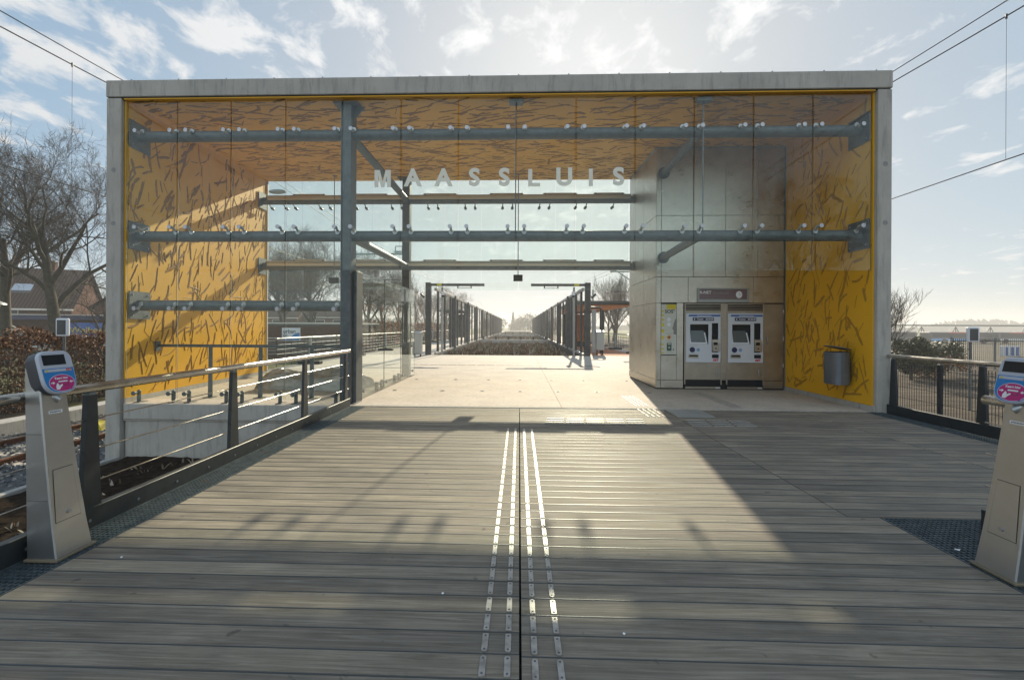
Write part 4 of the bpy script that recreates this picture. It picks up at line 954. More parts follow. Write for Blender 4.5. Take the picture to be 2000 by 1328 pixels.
# ================================================================== PLATFORM FURNITURE
def gantry(x, s, lab):
    t = thing('platform_gate', lab, 'gate post', (x, 23.95, 0), 'dark posts with a cantilever arm at the platform start')
    m_ = MB(); m_.bbox(-.14, .14, -.14, .14, 0, 3.8, 'anthracite', .01); m_.build('post', t)
    m_ = MB(); m_.bbox(*sorted((s * .14, s * 2.95)), -.06, .06, 3.62, 3.75, 'anthracite', .006)
    m_.bbox(*sorted((s * .45, s * .7)), -.066, -.061, 3.63, 3.74, 'signyellow', .001); m_.build('arm', t)
    m_ = MB(); c = s * 1.9; m_.bbox(c - .4, c + .4, -.04, .04, 3.50, 3.53, 'lamp_grey', .006); m_.box(c - .38, c - .32, -.02, .02, 3.53, 3.62, 'anthracite'); m_.box(c + .32, c + .38, -.02, .02, 3.53, 3.62, 'anthracite'); m_.build('lamp', t)
    m_ = MB(); m_.bbox(*sorted((s * .62, s * .72)), .3, .4, 0.0, 3.6, 'lamp_grey', .004); m_.build('camera_pole', t)
    m_ = MB(); m_.tube([(s * .72, .2, 3.35), (s * .72, .2, 3.15)], .09, 'white', 12); m_.ball((s * .72, .2, 3.13), .085, 'screen', 10); m_.build('dome_camera', t)
    m_ = MB(); m_.tube([(-s * .14, 0, 3.1), (-s * .26, -.05, 3.12)], .02, 'black', 8); m_.tube([(-s * .2, -.18, 3.02), (-s * .4, .0, 3.2)], .06, 'black', 10); m_.build('bullet_camera', t)
gantry(-4.78, 1, 'dark gate post with an arm, left at the platform start'); gantry(3.56, -1, 'dark gate post with an arm, right at the platform start')
def trellis(x, lab, s):
    t = thing('trellis_screen', lab, 'trellis', (x, 24.4, 0), 'long slatted screens beside the planter')
    m_ = MB(); m_.bbox(-.06, .06, 0, 95, 3.42, 3.58, 'cream_rail', .006); m_.build('top_rail', t)
    m_ = MB(); m_.bbox(-.05, .05, 0, 95, -.02, .10, 'cream_rail', .006); m_.box(-.06, .06, 0, 95, -.45, -.021, 'anthracite'); m_.build('bottom_rail', t)
    P, S = [], []
    yv = 7.0
    while yv < 95: P.append(yv); yv += 8
    yv = 0.0
    while yv < 94:
        for dd in (0, 2.3, 4.6): 
            if yv + dd + 1 < 95: S.append(yv + dd + .8)
        yv += 8
    for yv in P: m_ = MB(); m_.bbox(-.15, .15, yv - .1, yv + .1, 0, 3.6, 'anthracite', .01); m_.build('post', t)
    for i, yv in enumerate(S): m_ = MB(); m_.bbox(-.06, .06, yv - .06, yv + .06, .1, 3.42, 'anthracite', .005); m_.build('slat', t)
    if s > 0:
        m_ = MB()
        for k in range(14): m_.box(-.012, .012, .9, 3.9, 2.3 + k * .08, 2.32 + k * .08, 'anthracite')
        m_.build('louvre_panel', t)
    for y0, y1 in ((32.2, 39), (47.5, 54)) if s < 0 else ((24, 30.5), (40, 46.5)):
        m_ = MB(); m_.box(-.008, .008, y0, y1, .2, 3.3, 'mesh_glass'); m_.build('infill_panel', t)
M['cream_rail'] = mat('pale rail paint', (.42, .40, .36), .5, .2)
M['mesh_glass'] = glass_mat('tinted infill', (.45, .45, .44), .6)
trellis(-4.5, 'slatted dark screen along the left side of the planter', -1); trellis(3.4, 'slatted dark screen along the right side of the planter', 1)
# planter crossbars' little posts
for yb in (51.3, 87.3):
    for i in range(6):
        m_ = MB(); xx = -4.0 + i * 1.4; m_.bbox(xx - .1, xx + .1, yb, yb + .2, .062, .42, 'black', .01); tag(m_.build('bollard'), 'squat black bollard on a %s crossbar over the planter, %s from the left' % ('nearer' if yb < 60 else 'farther', names[i]), 'bollard', 'black bollards on the planter crossbars')
# dry planting
def tuft(m_, x, y, z, h, n, rnd, mt='straw', spread=.25):
    for _ in range(n):
        a = rnd.uniform(0, 6.283); l = h * rnd.uniform(.5, 1.1); sp = rnd.uniform(.1, 1) * spread; w = .012 + .01 * rnd.random()
        bx, by = x + rnd.uniform(-.08, .08), y + rnd.uniform(-.08, .08); tx, ty = bx + math.cos(a) * sp * l, by + math.sin(a) * sp * l
        px, py = -math.sin(a) * w, math.cos(a) * w
        m_.add([(bx - px, by - py, z), (bx + px, by + py, z), ((bx + tx) / 2 + px, (by + ty) / 2 + py, z + l * .6), (tx, ty, z + l), ((bx + tx) / 2 - px, (by + ty) / 2 - py, z + l * .6)], [(0, 1, 2, 3, 4)], mt)
rnd = random.Random(11); m_ = MB()
for y in [24.3 + i * .5 for i in range(230)]:
    dens = 16 if y < 45 else 6
    for x in (-4.1, -3.1, -2.1, -1.1, -.1, .9, 1.9, 2.9):
        if 50.7 < y < 52.1 or 86.7 < y < 88.1: continue
        tuft(m_, x + rnd.uniform(-.25, .25), y + rnd.uniform(-.25, .25), -.45, rnd.uniform(.16, .55), dens, rnd, 'straw' if rnd.random() < .75 else 'leafbrown', .6)
        tuft(m_, x + rnd.uniform(-.7, .7), y + rnd.uniform(-.3, .3), -.45, rnd.uniform(.08, .3), 8, rnd, 'leafbrown' if rnd.random() < .5 else 'leafgreen', .9)
tag(m_.build('dry_grass'), 'rows of dry straw coloured grass in the planter bed', 'dry grass', kind='stuff')

def fence_unit(x, y, L, lab, grp, ang=R(90)):
    t = thing('safety_fence', lab, 'safety fence', (x, y, 0), grp, ang)
    m_ = MB(); m_.tube([(0, 0, 1.05), (L, 0, 1.05)], .03, 'lamp_grey', 8); m_.build('handrail', t)
    m_ = MB()
    for z in (.2, .36, .52, .68, .84): m_.tube([(0, 0, z), (L, 0, z)], .012, 'galv_dull', 6)
    k = 0
    while k * .5 < L: m_.tube([(k * .5, 0, .1), (k * .5, 0, .95)], .012, 'black', 6); k += 1
    m_.build('mesh_bars', t)
    for xx in (L * .5,):
        m_ = MB(); m_.bbox(xx - .04, xx + .04, -.04, .04, .1, 1.03, 'lamp_grey', .005); m_.build('post', t)
        for s in (-1, 1):
            m_ = MB(); m_.bbox(xx - .16, xx + .16, s * .28 - .16, s * .28 + .16, .0, .12, 'rubber', .02); m_.build('foot_block', t)
        m_ = MB(); m_.bbox(xx - .12, xx + .12, -.12, .12, .0, .16, 'rubber', .02); m_.build('foot_block', t)
for i in range(9):
    fence_unit(-8.2, 15.2 + i * 5.1, 5.0, 'metal safety fence on rubber feet at the left platform edge, %s from the portal' % (names + ['eighth', 'ninth'])[i], 'safety fences on rubber feet, left platform edge')
for i in range(7):
    fence_unit(6.5, 23.5 + i * 5.1, 5.0, 'metal safety fence on rubber feet at the right platform edge, %s from the kiosk' % (names + ['eighth'])[i], 'safety fences on rubber feet, right platform edge')
def cabinet(x, y, w, h, lab, z=.02, cat='cabinet', nm='metal_cabinet'):
    t = thing(nm, lab, cat, (x, y, 0)); m_ = MB(); m_.bbox(-w / 2, w / 2, -.2, .2, z + .12, z + h, 'silverbox', .02); m_.build('body', t)
    m_ = MB(); m_.add([(-w / 2 - .02, -.22, z + h), (w / 2 + .02, -.22, z + h), (w / 2 + .02, .22, z + h + .08), (-w / 2 - .02, .22, z + h + .08), (-w / 2 - .02, .22, z + h), (w / 2 + .02, .22, z + h)], [(0, 1, 2, 3), (3, 2, 5, 4), (0, 3, 4), (1, 5, 2), (0, 4, 5, 1)], 'silverbox'); m_.build('lid', t)
    m_ = MB(); m_.box(-w / 2 + .03, -w / 2 + .1, -.05, .05, .002, z + .12, 'black'); m_.box(w / 2 - .1, w / 2 - .03, -.05, .05, .002, z + .12, 'black'); m_.build('feet', t)
cabinet(-4.98, 22.3, .42, 1.15, 'silver cabinet left of the dark gate post'); cabinet(4.35, 24.8, .42, 1.1, 'silver litter bin right of the dark gate post', .15, 'bin', 'platform_bin')
hp = thing('hoop_stand', 'tall black hoop stand behind the platform bin', 'stand', (4.3, 26.5, 0))
m_ = MB(); m_.tube([(-.5, 0, 0), (-.5, 0, 2.55), (-.42, 0, 2.62), (.32, 0, 2.62), (.4, 0, 2.55), (.4, 0, 0)], .07, 'black', 10); m_.build('hoop', hp)
m_ = MB(); m_.bbox(-.12, .12, -.03, .03, 0.02, 2.5, 'lamp_grey', .01); m_.build('board', hp)

# shelter on the right platform
sh = thing('platform_shelter', 'platform shelter with dark canopy and orange underside', 'shelter', (5.0, 34, 0))
m_ = MB(); m_.prism([(-1.2, 3.35), (2.6, 3.35), (3.6, 3.12), (2.6, 3.18), (-1.2, 3.1)], 1, -1.5, 8, 'black'); m_.build('canopy', sh)
m_ = MB(); m_.prism([(-1.15, 3.09), (3.4, 3.09), (1.4, 2.72), (-1.15, 2.62)], 1, -1.3, 7.8, 'orangewood'); m_.build('soffit', sh)
for xx in (-1.0, 1.2):
    for yy in (0, 6.5): m_ = MB(); m_.bbox(xx - .08, xx + .08, yy - .08, yy + .08, 0.002, 2.7, 'black', .01); m_.build('post', sh)
m_ = MB(); m_.bbox(-.9, 1.1, 6.6, 6.7, .1, 2.6, 'orangewood', .01); m_.build('back_wall', sh)
m_ = MB(); m_.bbox(-.8, .3, 1.0, 5.5, .4, .5, 'orangewood', .01); m_.bbox(-.6, .1, 1.2, 1.4, .005, .4, 'black', .01); m_.bbox(-.6, .1, 5, 5.2, .005, .4, 'black', .01); m_.build('bench', sh)
sh2 = thing('platform_shelter', 'small grey shelter on the left platform behind the screen', 'shelter', (-6.6, 46, 0))
m_ = MB(); m_.bbox(-1.2, 1.2, -2, 4, 2.9, 3.1, 'anthracite', .02); m_.build('canopy', sh2)
for xx in (-1, 1):
    for yy in (-1.5, 3.5): m_ = MB(); m_.bbox(xx - .07, xx + .07, yy - .07, yy + .07, .002, 2.9, 'anthracite', .01); m_.build('post', sh2)
m_ = MB(); m_.bbox(-.9, .9, 3.4, 3.43, .3, 2.8, 'anthracite', .004); m_.build('back_wall', sh2)

# ================================================================== OVERHEAD LINE
def wire(name, label, pts, r, droppers=()):
    t = thing(name, label, 'overhead wire', (0, 0, 0)); m_ = MB(); m_.tube(pts, r, 'wire', 6); m_.build('cable', t)
    for (x, y, z0, z1) in droppers: q = MB(); q.tube([(x, y, z0), (x, y, z1)], .004, 'wire', 4); q.tube([(x, y, z1 - .05), (x, y, z1 + .04)], .018, 'wire', 6); q.build('dropper', t)
    return t
for X, side, zc, zm in ((-10.15, 'left', 4.63, 6.94), (9.3, 'right', 4.74, 7.05)):
    ys_ = [-70 + 2.5 * i for i in range(105)]
    y0_ = 10.03 if X < 0 else 9.07
    wire('contact_wire', 'thin lower contact wire over the %s track' % side, [(X, y, zc) for y in ys_], .011)
    sag = lambda y: .9 * ((((y - y0_ - 5) % 50) / 50 - .5) ** 2 * 4 - .15)
    wire('messenger_wire', 'middle carrying wire over the %s track with droppers' % side, [(X, y, zm + sag(y)) for y in ys_], .013, [(X, y0_ + k * 8.0, zc, zm + sag(y0_ + k * 8)) for k in range(-5, 12)])
    wire('feeder_wire', 'topmost feeder wire over the %s track' % side, [(X + .0, y, zm + .38 + sag(y) * .8) for y in ys_], .011)
def mast(x, y, h, arm, lab, s):
    t = thing('catenary_mast', lab, 'mast', (x, y, -1.1), 'overhead line masts')
    m_ = MB(); m_.bbox(-.13, .13, -.13, .13, 0, h + 1.1, 'mast', .01); m_.build('post', t)
    m_ = MB(); m_.tube([(0, 0, 6.35), (s * arm, 0, 6.35)], .05, 'mast', 8); m_.tube([(0, 0, 5.2), (s * arm * .75, 0, 6.3)], .035, 'mast', 8); m_.bbox(*sorted((s * (arm - .45), s * arm)), -.08, .08, 6.42, 6.5, 'mast', .01)
    m_.tube([(s * (arm - .4), 0, 6.5), (s * (arm - .4), 0, 6.75), (s * (arm - .05), 0, 6.75), (s * (arm - .05), 0, 6.5)], .03, 'mast', 6); m_.build('arm', t)
    m_ = MB(); m_.tube([(s * arm * .6, 0, 6.3), (s * arm * .8, 0, 5.0)], .018, 'wire', 6); m_.tube([(s * arm * .2, 0, 5.0), (s * arm, 0, 5.0)], .02, 'wire', 6); m_.build('steady_arm', t)
mast(-8.75, 23.6, 7.2, 2.7, 'pale green mast with an arm, seen through the glass left', 1)
mast(8.3, 31, 7.4, 2.2, 'mast with a steady arm beyond the steel kiosk', -1)
for i in range(3): mast(-12.5, 62 + 45 * i, 7.2, 2.6, '%s distant mast beside the left track' % ['nearest', 'middle', 'farthest'][i], 1)
for i in range(3): mast(11.2, 70 + 45 * i, 7.2, 2.4, '%s distant mast beside the right track' % ['nearest', 'middle', 'farthest'][i], -1)

# ================================================================== LEFT: track, ballast, kerbs, fence, hedge
for X, l in ((-9.42, 'near'), (-10.87, 'far')):
    m_ = MB(); m_.bbox(X - .065, X + .065, -12, 160, -1.10, -1.08, 'rust', .004); m_.box(X - .01, X + .01, -12, 160, -1.079, -.99, 'rust'); m_.bbox(X - .036, X + .036, -12, 160, -.9895, -.95, 'rust', .006)
    m_.box(X - .022, X + .022, -12, 160, -.9499, -.9475, 'railtop')
    tag(m_.build('rail'), 'rusty steel rail of the left track, the one %s the deck' % ('nearer' if l == 'near' else 'farther from'), 'rail')
m_ = MB(); y = -3.0; i = 0
sl = None
while y < 60:
    if sl is None:
        q = MB(); q.bbox(-1.25, 1.25, -.13, .13, -.06, .03, 'concrete_pale', .02); sl = q.build('sleeper'); o = sl
    else: o = sl.copy(); C.objects.link(o)
    o.location = (-10.15, y, -1.11); tag(o, 'pale concrete sleeper under the rails of the left track', 'sleeper', 'concrete sleepers of the left track')
    y += .62
for (x, y, lab) in ((-10.3, 8.2, 'yellow track box between the rails behind the left card reader'), (-10.35, 10.9, 'yellow track box between the rails beside the railing post')):
    m_ = MB(); m_.prism([(x - .28, -1.06), (x + .28, -1.06), (x + .2, -.90), (x - .2, -.86)], 1, y - .17, y + .17, 'yellowbox' if 'yellowbox' in M else 'signyellow'); m_.disk((x + .1, y - .171, -1.0), (0, -1, 0), .06, .03, 'rubber', 12)
    tag(m_.build('track_box'), lab, 'track box')
rnd = random.Random(21); m_ = MB()
def stone(m_, x, y, z, s):
    a = rnd.uniform(0, 6.28); vs = []
    for (px, py, pz) in ((-1, -.6, -.4), (.8, -.8, -.5), (1, .6, -.3), (-.7, .9, -.4), (-.6, -.5, .5), (.6, -.4, .6), (.5, .5, .4), (-.5, .4, .65)):
        px, py, pz = [c * s * rnd.uniform(.6, 1.15) for c in (px, py, pz)]
        vs.append((x + px * math.cos(a) - py * math.sin(a), y + px * math.sin(a) + py * math.cos(a), z + pz))
    m_.add(vs, [(0, 3, 2, 1), (4, 5, 6, 7), (0, 1, 5, 4), (1, 2, 6, 5), (2, 3, 7, 6), (3, 0, 4, 7)], 'stone')
for _ in range(9000):
    x = rnd.uniform(-13.7, -7.75); y = 4.2 + (rnd.random() ** 1.3) * 18
    if -12.45 < x < -11.85: continue
    stone(m_, x, y, -1.07 + rnd.uniform(-.02, .03) + (.0 if x < -8.6 else -.03), rnd.uniform(.025, .05))
tag(m_.build('track_ballast'), 'grey and pale ballast stones around the left track', 'ballast', kind='stuff')
m_ = MB(); m_.add([(-14, -12, -1.096), (-7.7, -12, -1.096), (-7.7, 160, -1.096), (-14, 160, -1.096)], [(0, 1, 2, 3)], 'ballast_base' if 'ballast_base' in M else 'stonebed') if 'stonebed' in M else None
M['stonebed'] = mat('ballast bed', spec=.12, rough=.9, build=noisy((.05, .055, .06), (.18, .18, .17), (1, 1, 1), 14, 8, .9, 20))
m_ = MB(); m_.add([(-14, -12, -1.096), (-7.7, -12, -1.096), (-7.7, 160, -1.096), (-14, 160, -1.096)], [(0, 1, 2, 3)], 'stonebed'); struct(m_.build('trackbed'))
m_ = MB(); m_.bbox(-12.4, -11.9, -10, 70, -1.2, -.78, 'concrete_kerb', .015); struct(m_.build('track_kerb'))
m_ = MB(); m_.bbox(-7.62, -7.50, -6, 8.35, -1.3, -.98, 'concrete_kerb', .01); struct(m_.build('planter_kerb'))
# soil bed by the deck with lumps
m_ = MB(); nx, ny = 40, 110; rnd = random.Random(5)
vs = [(-7.49 + 4.27 * i / nx, -3 + 11.68 * j / ny, -1.09 + .035 * rnd.random() + .05 * math.sin(i * .3) * math.sin(j * .2) + .05) for j in range(ny + 1) for i in range(nx + 1)]
m_.add(vs, [(j * (nx + 1) + i, j * (nx + 1) + i + 1, (j + 1) * (nx + 1) + i + 1, (j + 1) * (nx + 1) + i) for j in range(ny) for i in range(nx)], 'soil'); struct(m_.build('soil_bed'))
m_ = MB(); 
for _ in range(900):
    x, y = rnd.uniform(-7.3, -3.5), rnd.uniform(-1, 8.3)
    if y > 5 and rnd.random() < .8: continue
    tuft(m_, x, y, -1.03, rnd.uniform(.04, .12), 5, rnd, 'straw', 1.2)
tag(m_.build('ground_litter'), 'short dry grass and litter on the dark soil beside the deck', 'dry grass', kind='stuff')

# hedge
def leaf_cloud(m_, mt, n, box, size, rnd, prof=None, lump=0):
    for _ in range(n):
        x, y, z = rnd.uniform(*box[0]), rnd.uniform(*box[1]), box[2][0] + (box[2][1] - box[2][0]) * rnd.random()
        if prof and not prof(x, y, z): continue
        s = size * rnd.uniform(.6, 1.3); a = Vector((rnd.gauss(0, 1), rnd.gauss(0, 1), rnd.gauss(0, 1))).normalized(); b = a.cross(Vector((rnd.gauss(0, 1), rnd.gauss(0, 1), rnd.gauss(0, 1)))).normalized()
        c = Vector((x, y, z)); m_.add([c - a * s, c - b * s * .6, c + a * s, c + b * s * .6], [(0, 1, 2, 3)], mt)
def hedge(x0, x1, y0, y1, z1, n, lab, size=.045):
    rnd = random.Random(int(y0 * 7 + 3)); t = thing('beech_hedge', lab, 'hedge', ((x0 + x1) / 2, y0, -1.1), 'brown beech hedges')
    ox = (x0 + x1) / 2
    m_ = MB(); hw = (x1 - x0) / 2
    for _ in range(n):
        y = rnd.uniform(0, y1 - y0); top = (z1 + 1.1) * (1 + .06 * math.sin(y * 2.1) + .05 * math.sin(y * 5.3 + 1))
        f = rnd.random(); d = rnd.uniform(.55, 1.0)
        if f < .62: x, z = hw * d, top * rnd.random()
        elif f < .85: x, z = rnd.uniform(-hw, hw), top * rnd.uniform(.88, 1.02)
        else: x, z = rnd.uniform(-hw, hw) , top * rnd.random()
        s = size * rnd.uniform(.6, 1.3); a = Vector((rnd.gauss(0, 1), rnd.gauss(0, 1), rnd.gauss(0, 1))).normalized(); b = a.cross(Vector((rnd.gauss(0, 1), rnd.gauss(0, 1), rnd.gauss(0, 1)))).normalized()
        c = Vector((x + .06 * math.sin(y * 3), y, z)); m_.add([c - a * s, c - b * s * .6, c + a * s, c + b * s * .6], [(0, 1, 2, 3)], 'leafbrown')
    m_.build('foliage', t)
    m_ = MB()
    for _ in range(int((y1 - y0) * 22)):
        y = rnd.uniform(0, y1 - y0); x = rnd.uniform(-hw * .6, hw * .6); m_.tube([(x, y, 0), (x + rnd.uniform(-.15, .15), y + rnd.uniform(-.2, .2), (z1 + 1.1) * rnd.uniform(.5, .98))], [.014, .005], 'twig', 4, caps=False)
    m_.build('stems', t)
hedge(-15.7, -14.7, 4, 22, 1.15, 36000, 'dense brown beech hedge behind the left track fence', .05)
hedge(-18.5, -17.0, 52, 110, 1.9, 14000, 'far brown beech hedge beyond the brick shed', .13)
# fence in front of the hedge: posts + wire mesh
fn = thing('mesh_fence', 'dark green wire mesh fence in front of the brown hedge', 'fence', (-14.2, 3, -1.1))
for k in range(9): m_ = MB(); m_.bbox(-.04, .04, k * 2.5 - .04, k * 2.5 + .04, 0, 1.8, 'greenpost' if 'greenpost' in M else 'green', .005); m_.build('post', fn)
m_ = MB()
for k in range(10): m_.box(-.003, .003, 0, 20, .05 + k * .19, .056 + k * .19, 'black')
for k in range(400): m_.box(-.002, .002, k * .05, k * .05 + .004, .05, 1.76, 'black')
m_.build('wire_mesh', fn)
def sign_box(x, y, z0, z1, w, lab, rot=0):
    t = thing('signal_box', lab, 'signal box', (x, y, -1.1), 'silver framed boxes on thin poles', rot)
    m_ = MB(); m_.bbox(-w / 2, w / 2, -.05, .05, z0 + 1.1, z1 + 1.1, 'white', .03); m_.build('housing', t)
    m_ = MB(); m_.bbox(-w / 2 + .05, w / 2 - .06, -.056, -.0505, z0 + 1.15, z1 + 1.05, 'anthracite', .002); m_.build('face', t)
    m_ = MB(); m_.tube([(-.02, .08, 0), (-.02, .08, z1 + 1.05)], .035, 'galv', 10); m_.build('pole', t)
sign_box(-14.0 + .6, 13.0, 1.15, 1.68, .34, 'silver framed box on a pole behind the left card reader', R(10)); sign_box(14.4, 15, 1.08, 1.56, .34, 'silver framed box on a pole in the earth beyond the right railing', R(-8))

# ================================================================== TREES
def make_tree(name, seed, H, trunk_r, levels, spread, label, loc, fork=.28, n0=7, twigs=True, upward=.35, mt='bark', rmin=.0045):
    rnd = random.Random(seed); tr = MB(); cr = MB()
    def branch(m_, p, d, L, r, lev):
        n = 5 if lev < 2 else 3 if lev < 5 else 2; pts = [p.copy()]; rr = [r]; q = p.copy(); dd = d.copy()
        for i in range(n):
            dd = (dd + Vector((rnd.gauss(0, .16), rnd.gauss(0, .16), rnd.gauss(0, .12) + .05 * upward * lev)) * (1 if lev else .25)).normalized()
            q = q + dd * L / n; pts.append(q.copy()); rr.append(r * (1 - .6 * (i + 1) / n))
        m_.tube(pts, rr, mt if lev < 3 else 'twig', (9, 6, 4, 3, 3, 3, 3)[min(lev, 6)], True, False)
        if lev >= levels: return
        k = n0 if lev == 0 else rnd.randint(4, 6) if lev < 4 else rnd.randint(2, 4)
        for j in range(k):
            t = fork + (1 - fork) * (j + rnd.random()) / k if lev == 0 else .25 + .75 * (j + rnd.random()) / k
            t = min(t, .999); i = min(int(t * n), n - 1); f = t * n - i; bp = pts[i].lerp(pts[i + 1], f); br = rr[i] * (1 - f) + rr[i + 1] * f
            ax = (pts[i + 1] - pts[i]).normalized(); az = rnd.uniform(0, 6.283) if lev else j * 2.4 + rnd.uniform(-.4, .4)
            per = ax.cross(Vector((math.cos(az), math.sin(az), .3))).normalized(); ang = rnd.uniform(.45, .95) * spread
            nd_ = (ax * math.cos(ang) + per * math.sin(ang)).normalized(); nd_.z += upward * .35; nd_.normalize()
            branch(cr, bp, nd_, L * rnd.uniform(.5, .75) * (1.05 - .35 * t if lev == 0 else 1), max(br * rnd.uniform(.45, .7), rmin), lev + 1)
    branch(tr, Vector((0, 0, 0)), Vector((0, 0, 1)), H * .62, trunk_r, 0)
    t = thing(name, label, 'tree', loc); tr.build('trunk', t); cr.build('crown', t); return t
T1 = make_tree('bare_tree', 5, 12.5, .34, 6, 1.15, 'tall bare tree with thick trunk in front of the tiled house', (-24.8, 24, -1.1), .42, 8, rmin=.0065)
T2 = make_tree('bare_tree', 12, 11.5, .28, 5, 1.1, 'bare spreading tree seen through the glass left of the column', (-21.5, 47, -1.1), .3, 11, rmin=.014)
T3 = make_tree('bare_tree', 23, 9, .17, 4, .75, 'slender bare tree right of the steel kiosk', (12.5, 60, -1.1), .2, 10, upward=.8, rmin=.012)
T4 = make_tree('small_tree', 31, 5.2, .13, 4, 1.1, 'small multi-branched bare tree left of the concrete portal', (-21.3, 22.5, -1.1), .22, 8)
def tcopy(T, loc, rz, sc, lab, name=None):
    c = copy_tree(T); c.location = loc; c.rotation_euler.z = rz; c.scale = (sc, sc, sc); c['label'] = lab
    return c
tcopy(T1, (-31.5, 27, -1.1), 2.0, 1.0, 'bare tree at the left picture edge behind the overhead wires')
tcopy(T2, (-27.2, 52, -1.1), 1.1, 1.08, 'bare tree beside the yellow wall edge, above the shed sign')
tcopy(T2, (-18.6, 55, -1.1), 3.3, 1.0, 'bare tree directly left of the front column')
tcopy(T2, (-30.5, 58, -1.1), 5.1, 1.05, 'bare tree glimpsed just beside the yellow wall')
spots = [(-21, 70), (-19, 82), (-24, 90), (-20, 98), (-18, 112), (-23, 120), (-17.5, 128), (-16.5, 145)]
for i, (x, y) in enumerate(spots):
    c = tcopy(T3 if i % 2 else T2, (x, y, -1.1), i * 1.3, .95 + .1 * (i % 3), 'hazy bare tree left of the platform, %s from the portal' % (names + ['eighth'])[i]); c['group'] = 'bare trees left of the platform'
spots = [(15.5, 62), (14.6, 75), (18.5, 68), (17.2, 84), (20, 96), (17, 110), (15.8, 130)]
for i, (x, y) in enumerate(spots):
    c = tcopy(T3, (x, y, -1.1), i * 1.9 + .4, .9 + .1 * (i % 4), 'bare tree right of the platform, %s from the kiosk' % names[i]); c['group'] = 'bare trees right of the platform'
tcopy(T3, (18.6, 24, -1.1), .6, .5, 'young bare tree right behind the concrete portal')
tcopy(T1, (17.5, -11, -1.1), .3, .95, 'bare tree behind the viewer, mirrored in the right glass')
tcopy(T2, (36.5, 30, -1.1), 2.4, .62, 'bare tree at the right picture edge')
def leafy(name, loc, r, h, n, mt, lab, seed, trunk=.2, conical=False, size=.12):
    rnd = random.Random(seed); t = thing(name, lab, 'tree' if 'tree' in name else 'shrub', loc); m_ = MB()
    blobs = [(rnd.gauss(0, r * .4), rnd.gauss(0, r * .4), h * rnd.uniform(.25, .85), r * rnd.uniform(.3, .6)) for _ in range(14)]
    for _ in range(n):
        bx, by, bz, br = rnd.choice(blobs)
        if conical: bz = h * rnd.random(); br = r * (1 - bz / h) + .1; bx = by = 0
        d = Vector((rnd.gauss(0, 1), rnd.gauss(0, 1), rnd.gauss(0, 1))).normalized() * br * rnd.uniform(.5, 1.05)
        c = Vector((bx, by, bz)) + d; c.z = max(c.z, .05)
        s = size * rnd.uniform(.6, 1.3); a = Vector((rnd.gauss(0, 1), rnd.gauss(0, 1), rnd.gauss(0, 1))).normalized(); b = a.cross(Vector((rnd.gauss(0, 1), rnd.gauss(0, 1), rnd.gauss(0, 1)))).normalized()
        m_.add([c - a * s, c - b * s * .6, c + a * s, c + b * s * .6], [(0, 1, 2, 3)], mt)
    m_.build('crown', t); q = MB(); q.tube([(0, 0, 0), (.05, 0, h * .6)], [trunk * .5, trunk * .2], 'bark', 6)
    for _ in range(7): a = rnd.uniform(0, 6.28); q.tube([(0, 0, h * .1), (math.cos(a) * r * .6, math.sin(a) * r * .6, h * .75)], [trunk * .3, .01], 'bark', 5)
    q.build('trunk', t); return t
leafy('evergreen_shrub', (20.0, 24.0, -1.1), .95, 2.2, 7000, 'leafgreen', 'dark evergreen shrub next to the concrete portal', 1, .15, size=.07)
leafy('evergreen_shrub', (23.6, 26.2, -1.1), .75, 2.2, 2200, 'leafgreen', 'loose yellowish green shrub in the middle of the earth strip', 2, .12, size=.07)
leafy('evergreen_shrub', (21.8, 25.2, -1.1), 1.1, 1.25, 3200, 'leafbrown', 'low brown bramble between the two green shrubs', 3, .1, size=.06)
leafy('evergreen_shrub', (26.0, 28.6, -1.1), .7, 1.7, 1500, 'leafgreen', 'thin shrub against the palisade fence end', 6, .1, size=.06)
for i, (x, y, r, h, cn) in enumerate(((-4, 300, 2.0, 12, True), (5.5, 270, 8, 9.5, False), (15, 290, 7, 8, False), (-16, 280, 7, 6.5, False), (26, 300, 8, 8, False), (-2, 290, 5, 7, False))):
    leafy('distant_tree', (x, y, -1.1), r, h, 2600, 'leafgreen', ['tall narrow poplar tree in the haze at the platform end', 'broad hazy tree just right of the poplar', 'hazy tree above the right screen end', 'low hazy tree left of the poplar', 'farthest right hazy tree above the right screen', 'low hazy tree at the foot of the poplar'][i], 40 + i, .5, cn, .45)
rnd = random.Random(77); m_ = MB()
for _ in range(9000):
    x = rnd.uniform(60, 900); y = 420 + rnd.uniform(-15, 15); h = 7 + 5 * math.sin(x * .021) * math.sin(x * .047 + 1); z = -1 + max(2, h) * rnd.random()
    s = 1.3; m_.add([(x - s, y, z), (x, y - s, z - s), (x + s, y, z), (x, y + s, z + s)], [(0, 1, 2, 3)], 'leafgreen')
for _ in range(5000):
    x = rnd.uniform(-700, -40); y = 380 + rnd.uniform(-15, 15); z = -1 + 9 * rnd.random(); s = 1.3
    m_.add([(x - s, y, z), (x, y - s, z - s), (x + s, y, z), (x, y + s, z + s)], [(0, 1, 2, 3)], 'leafgreen')
tag(m_.build('treeline'), 'hazy far tree belt along the horizon', 'treeline', kind='stuff')

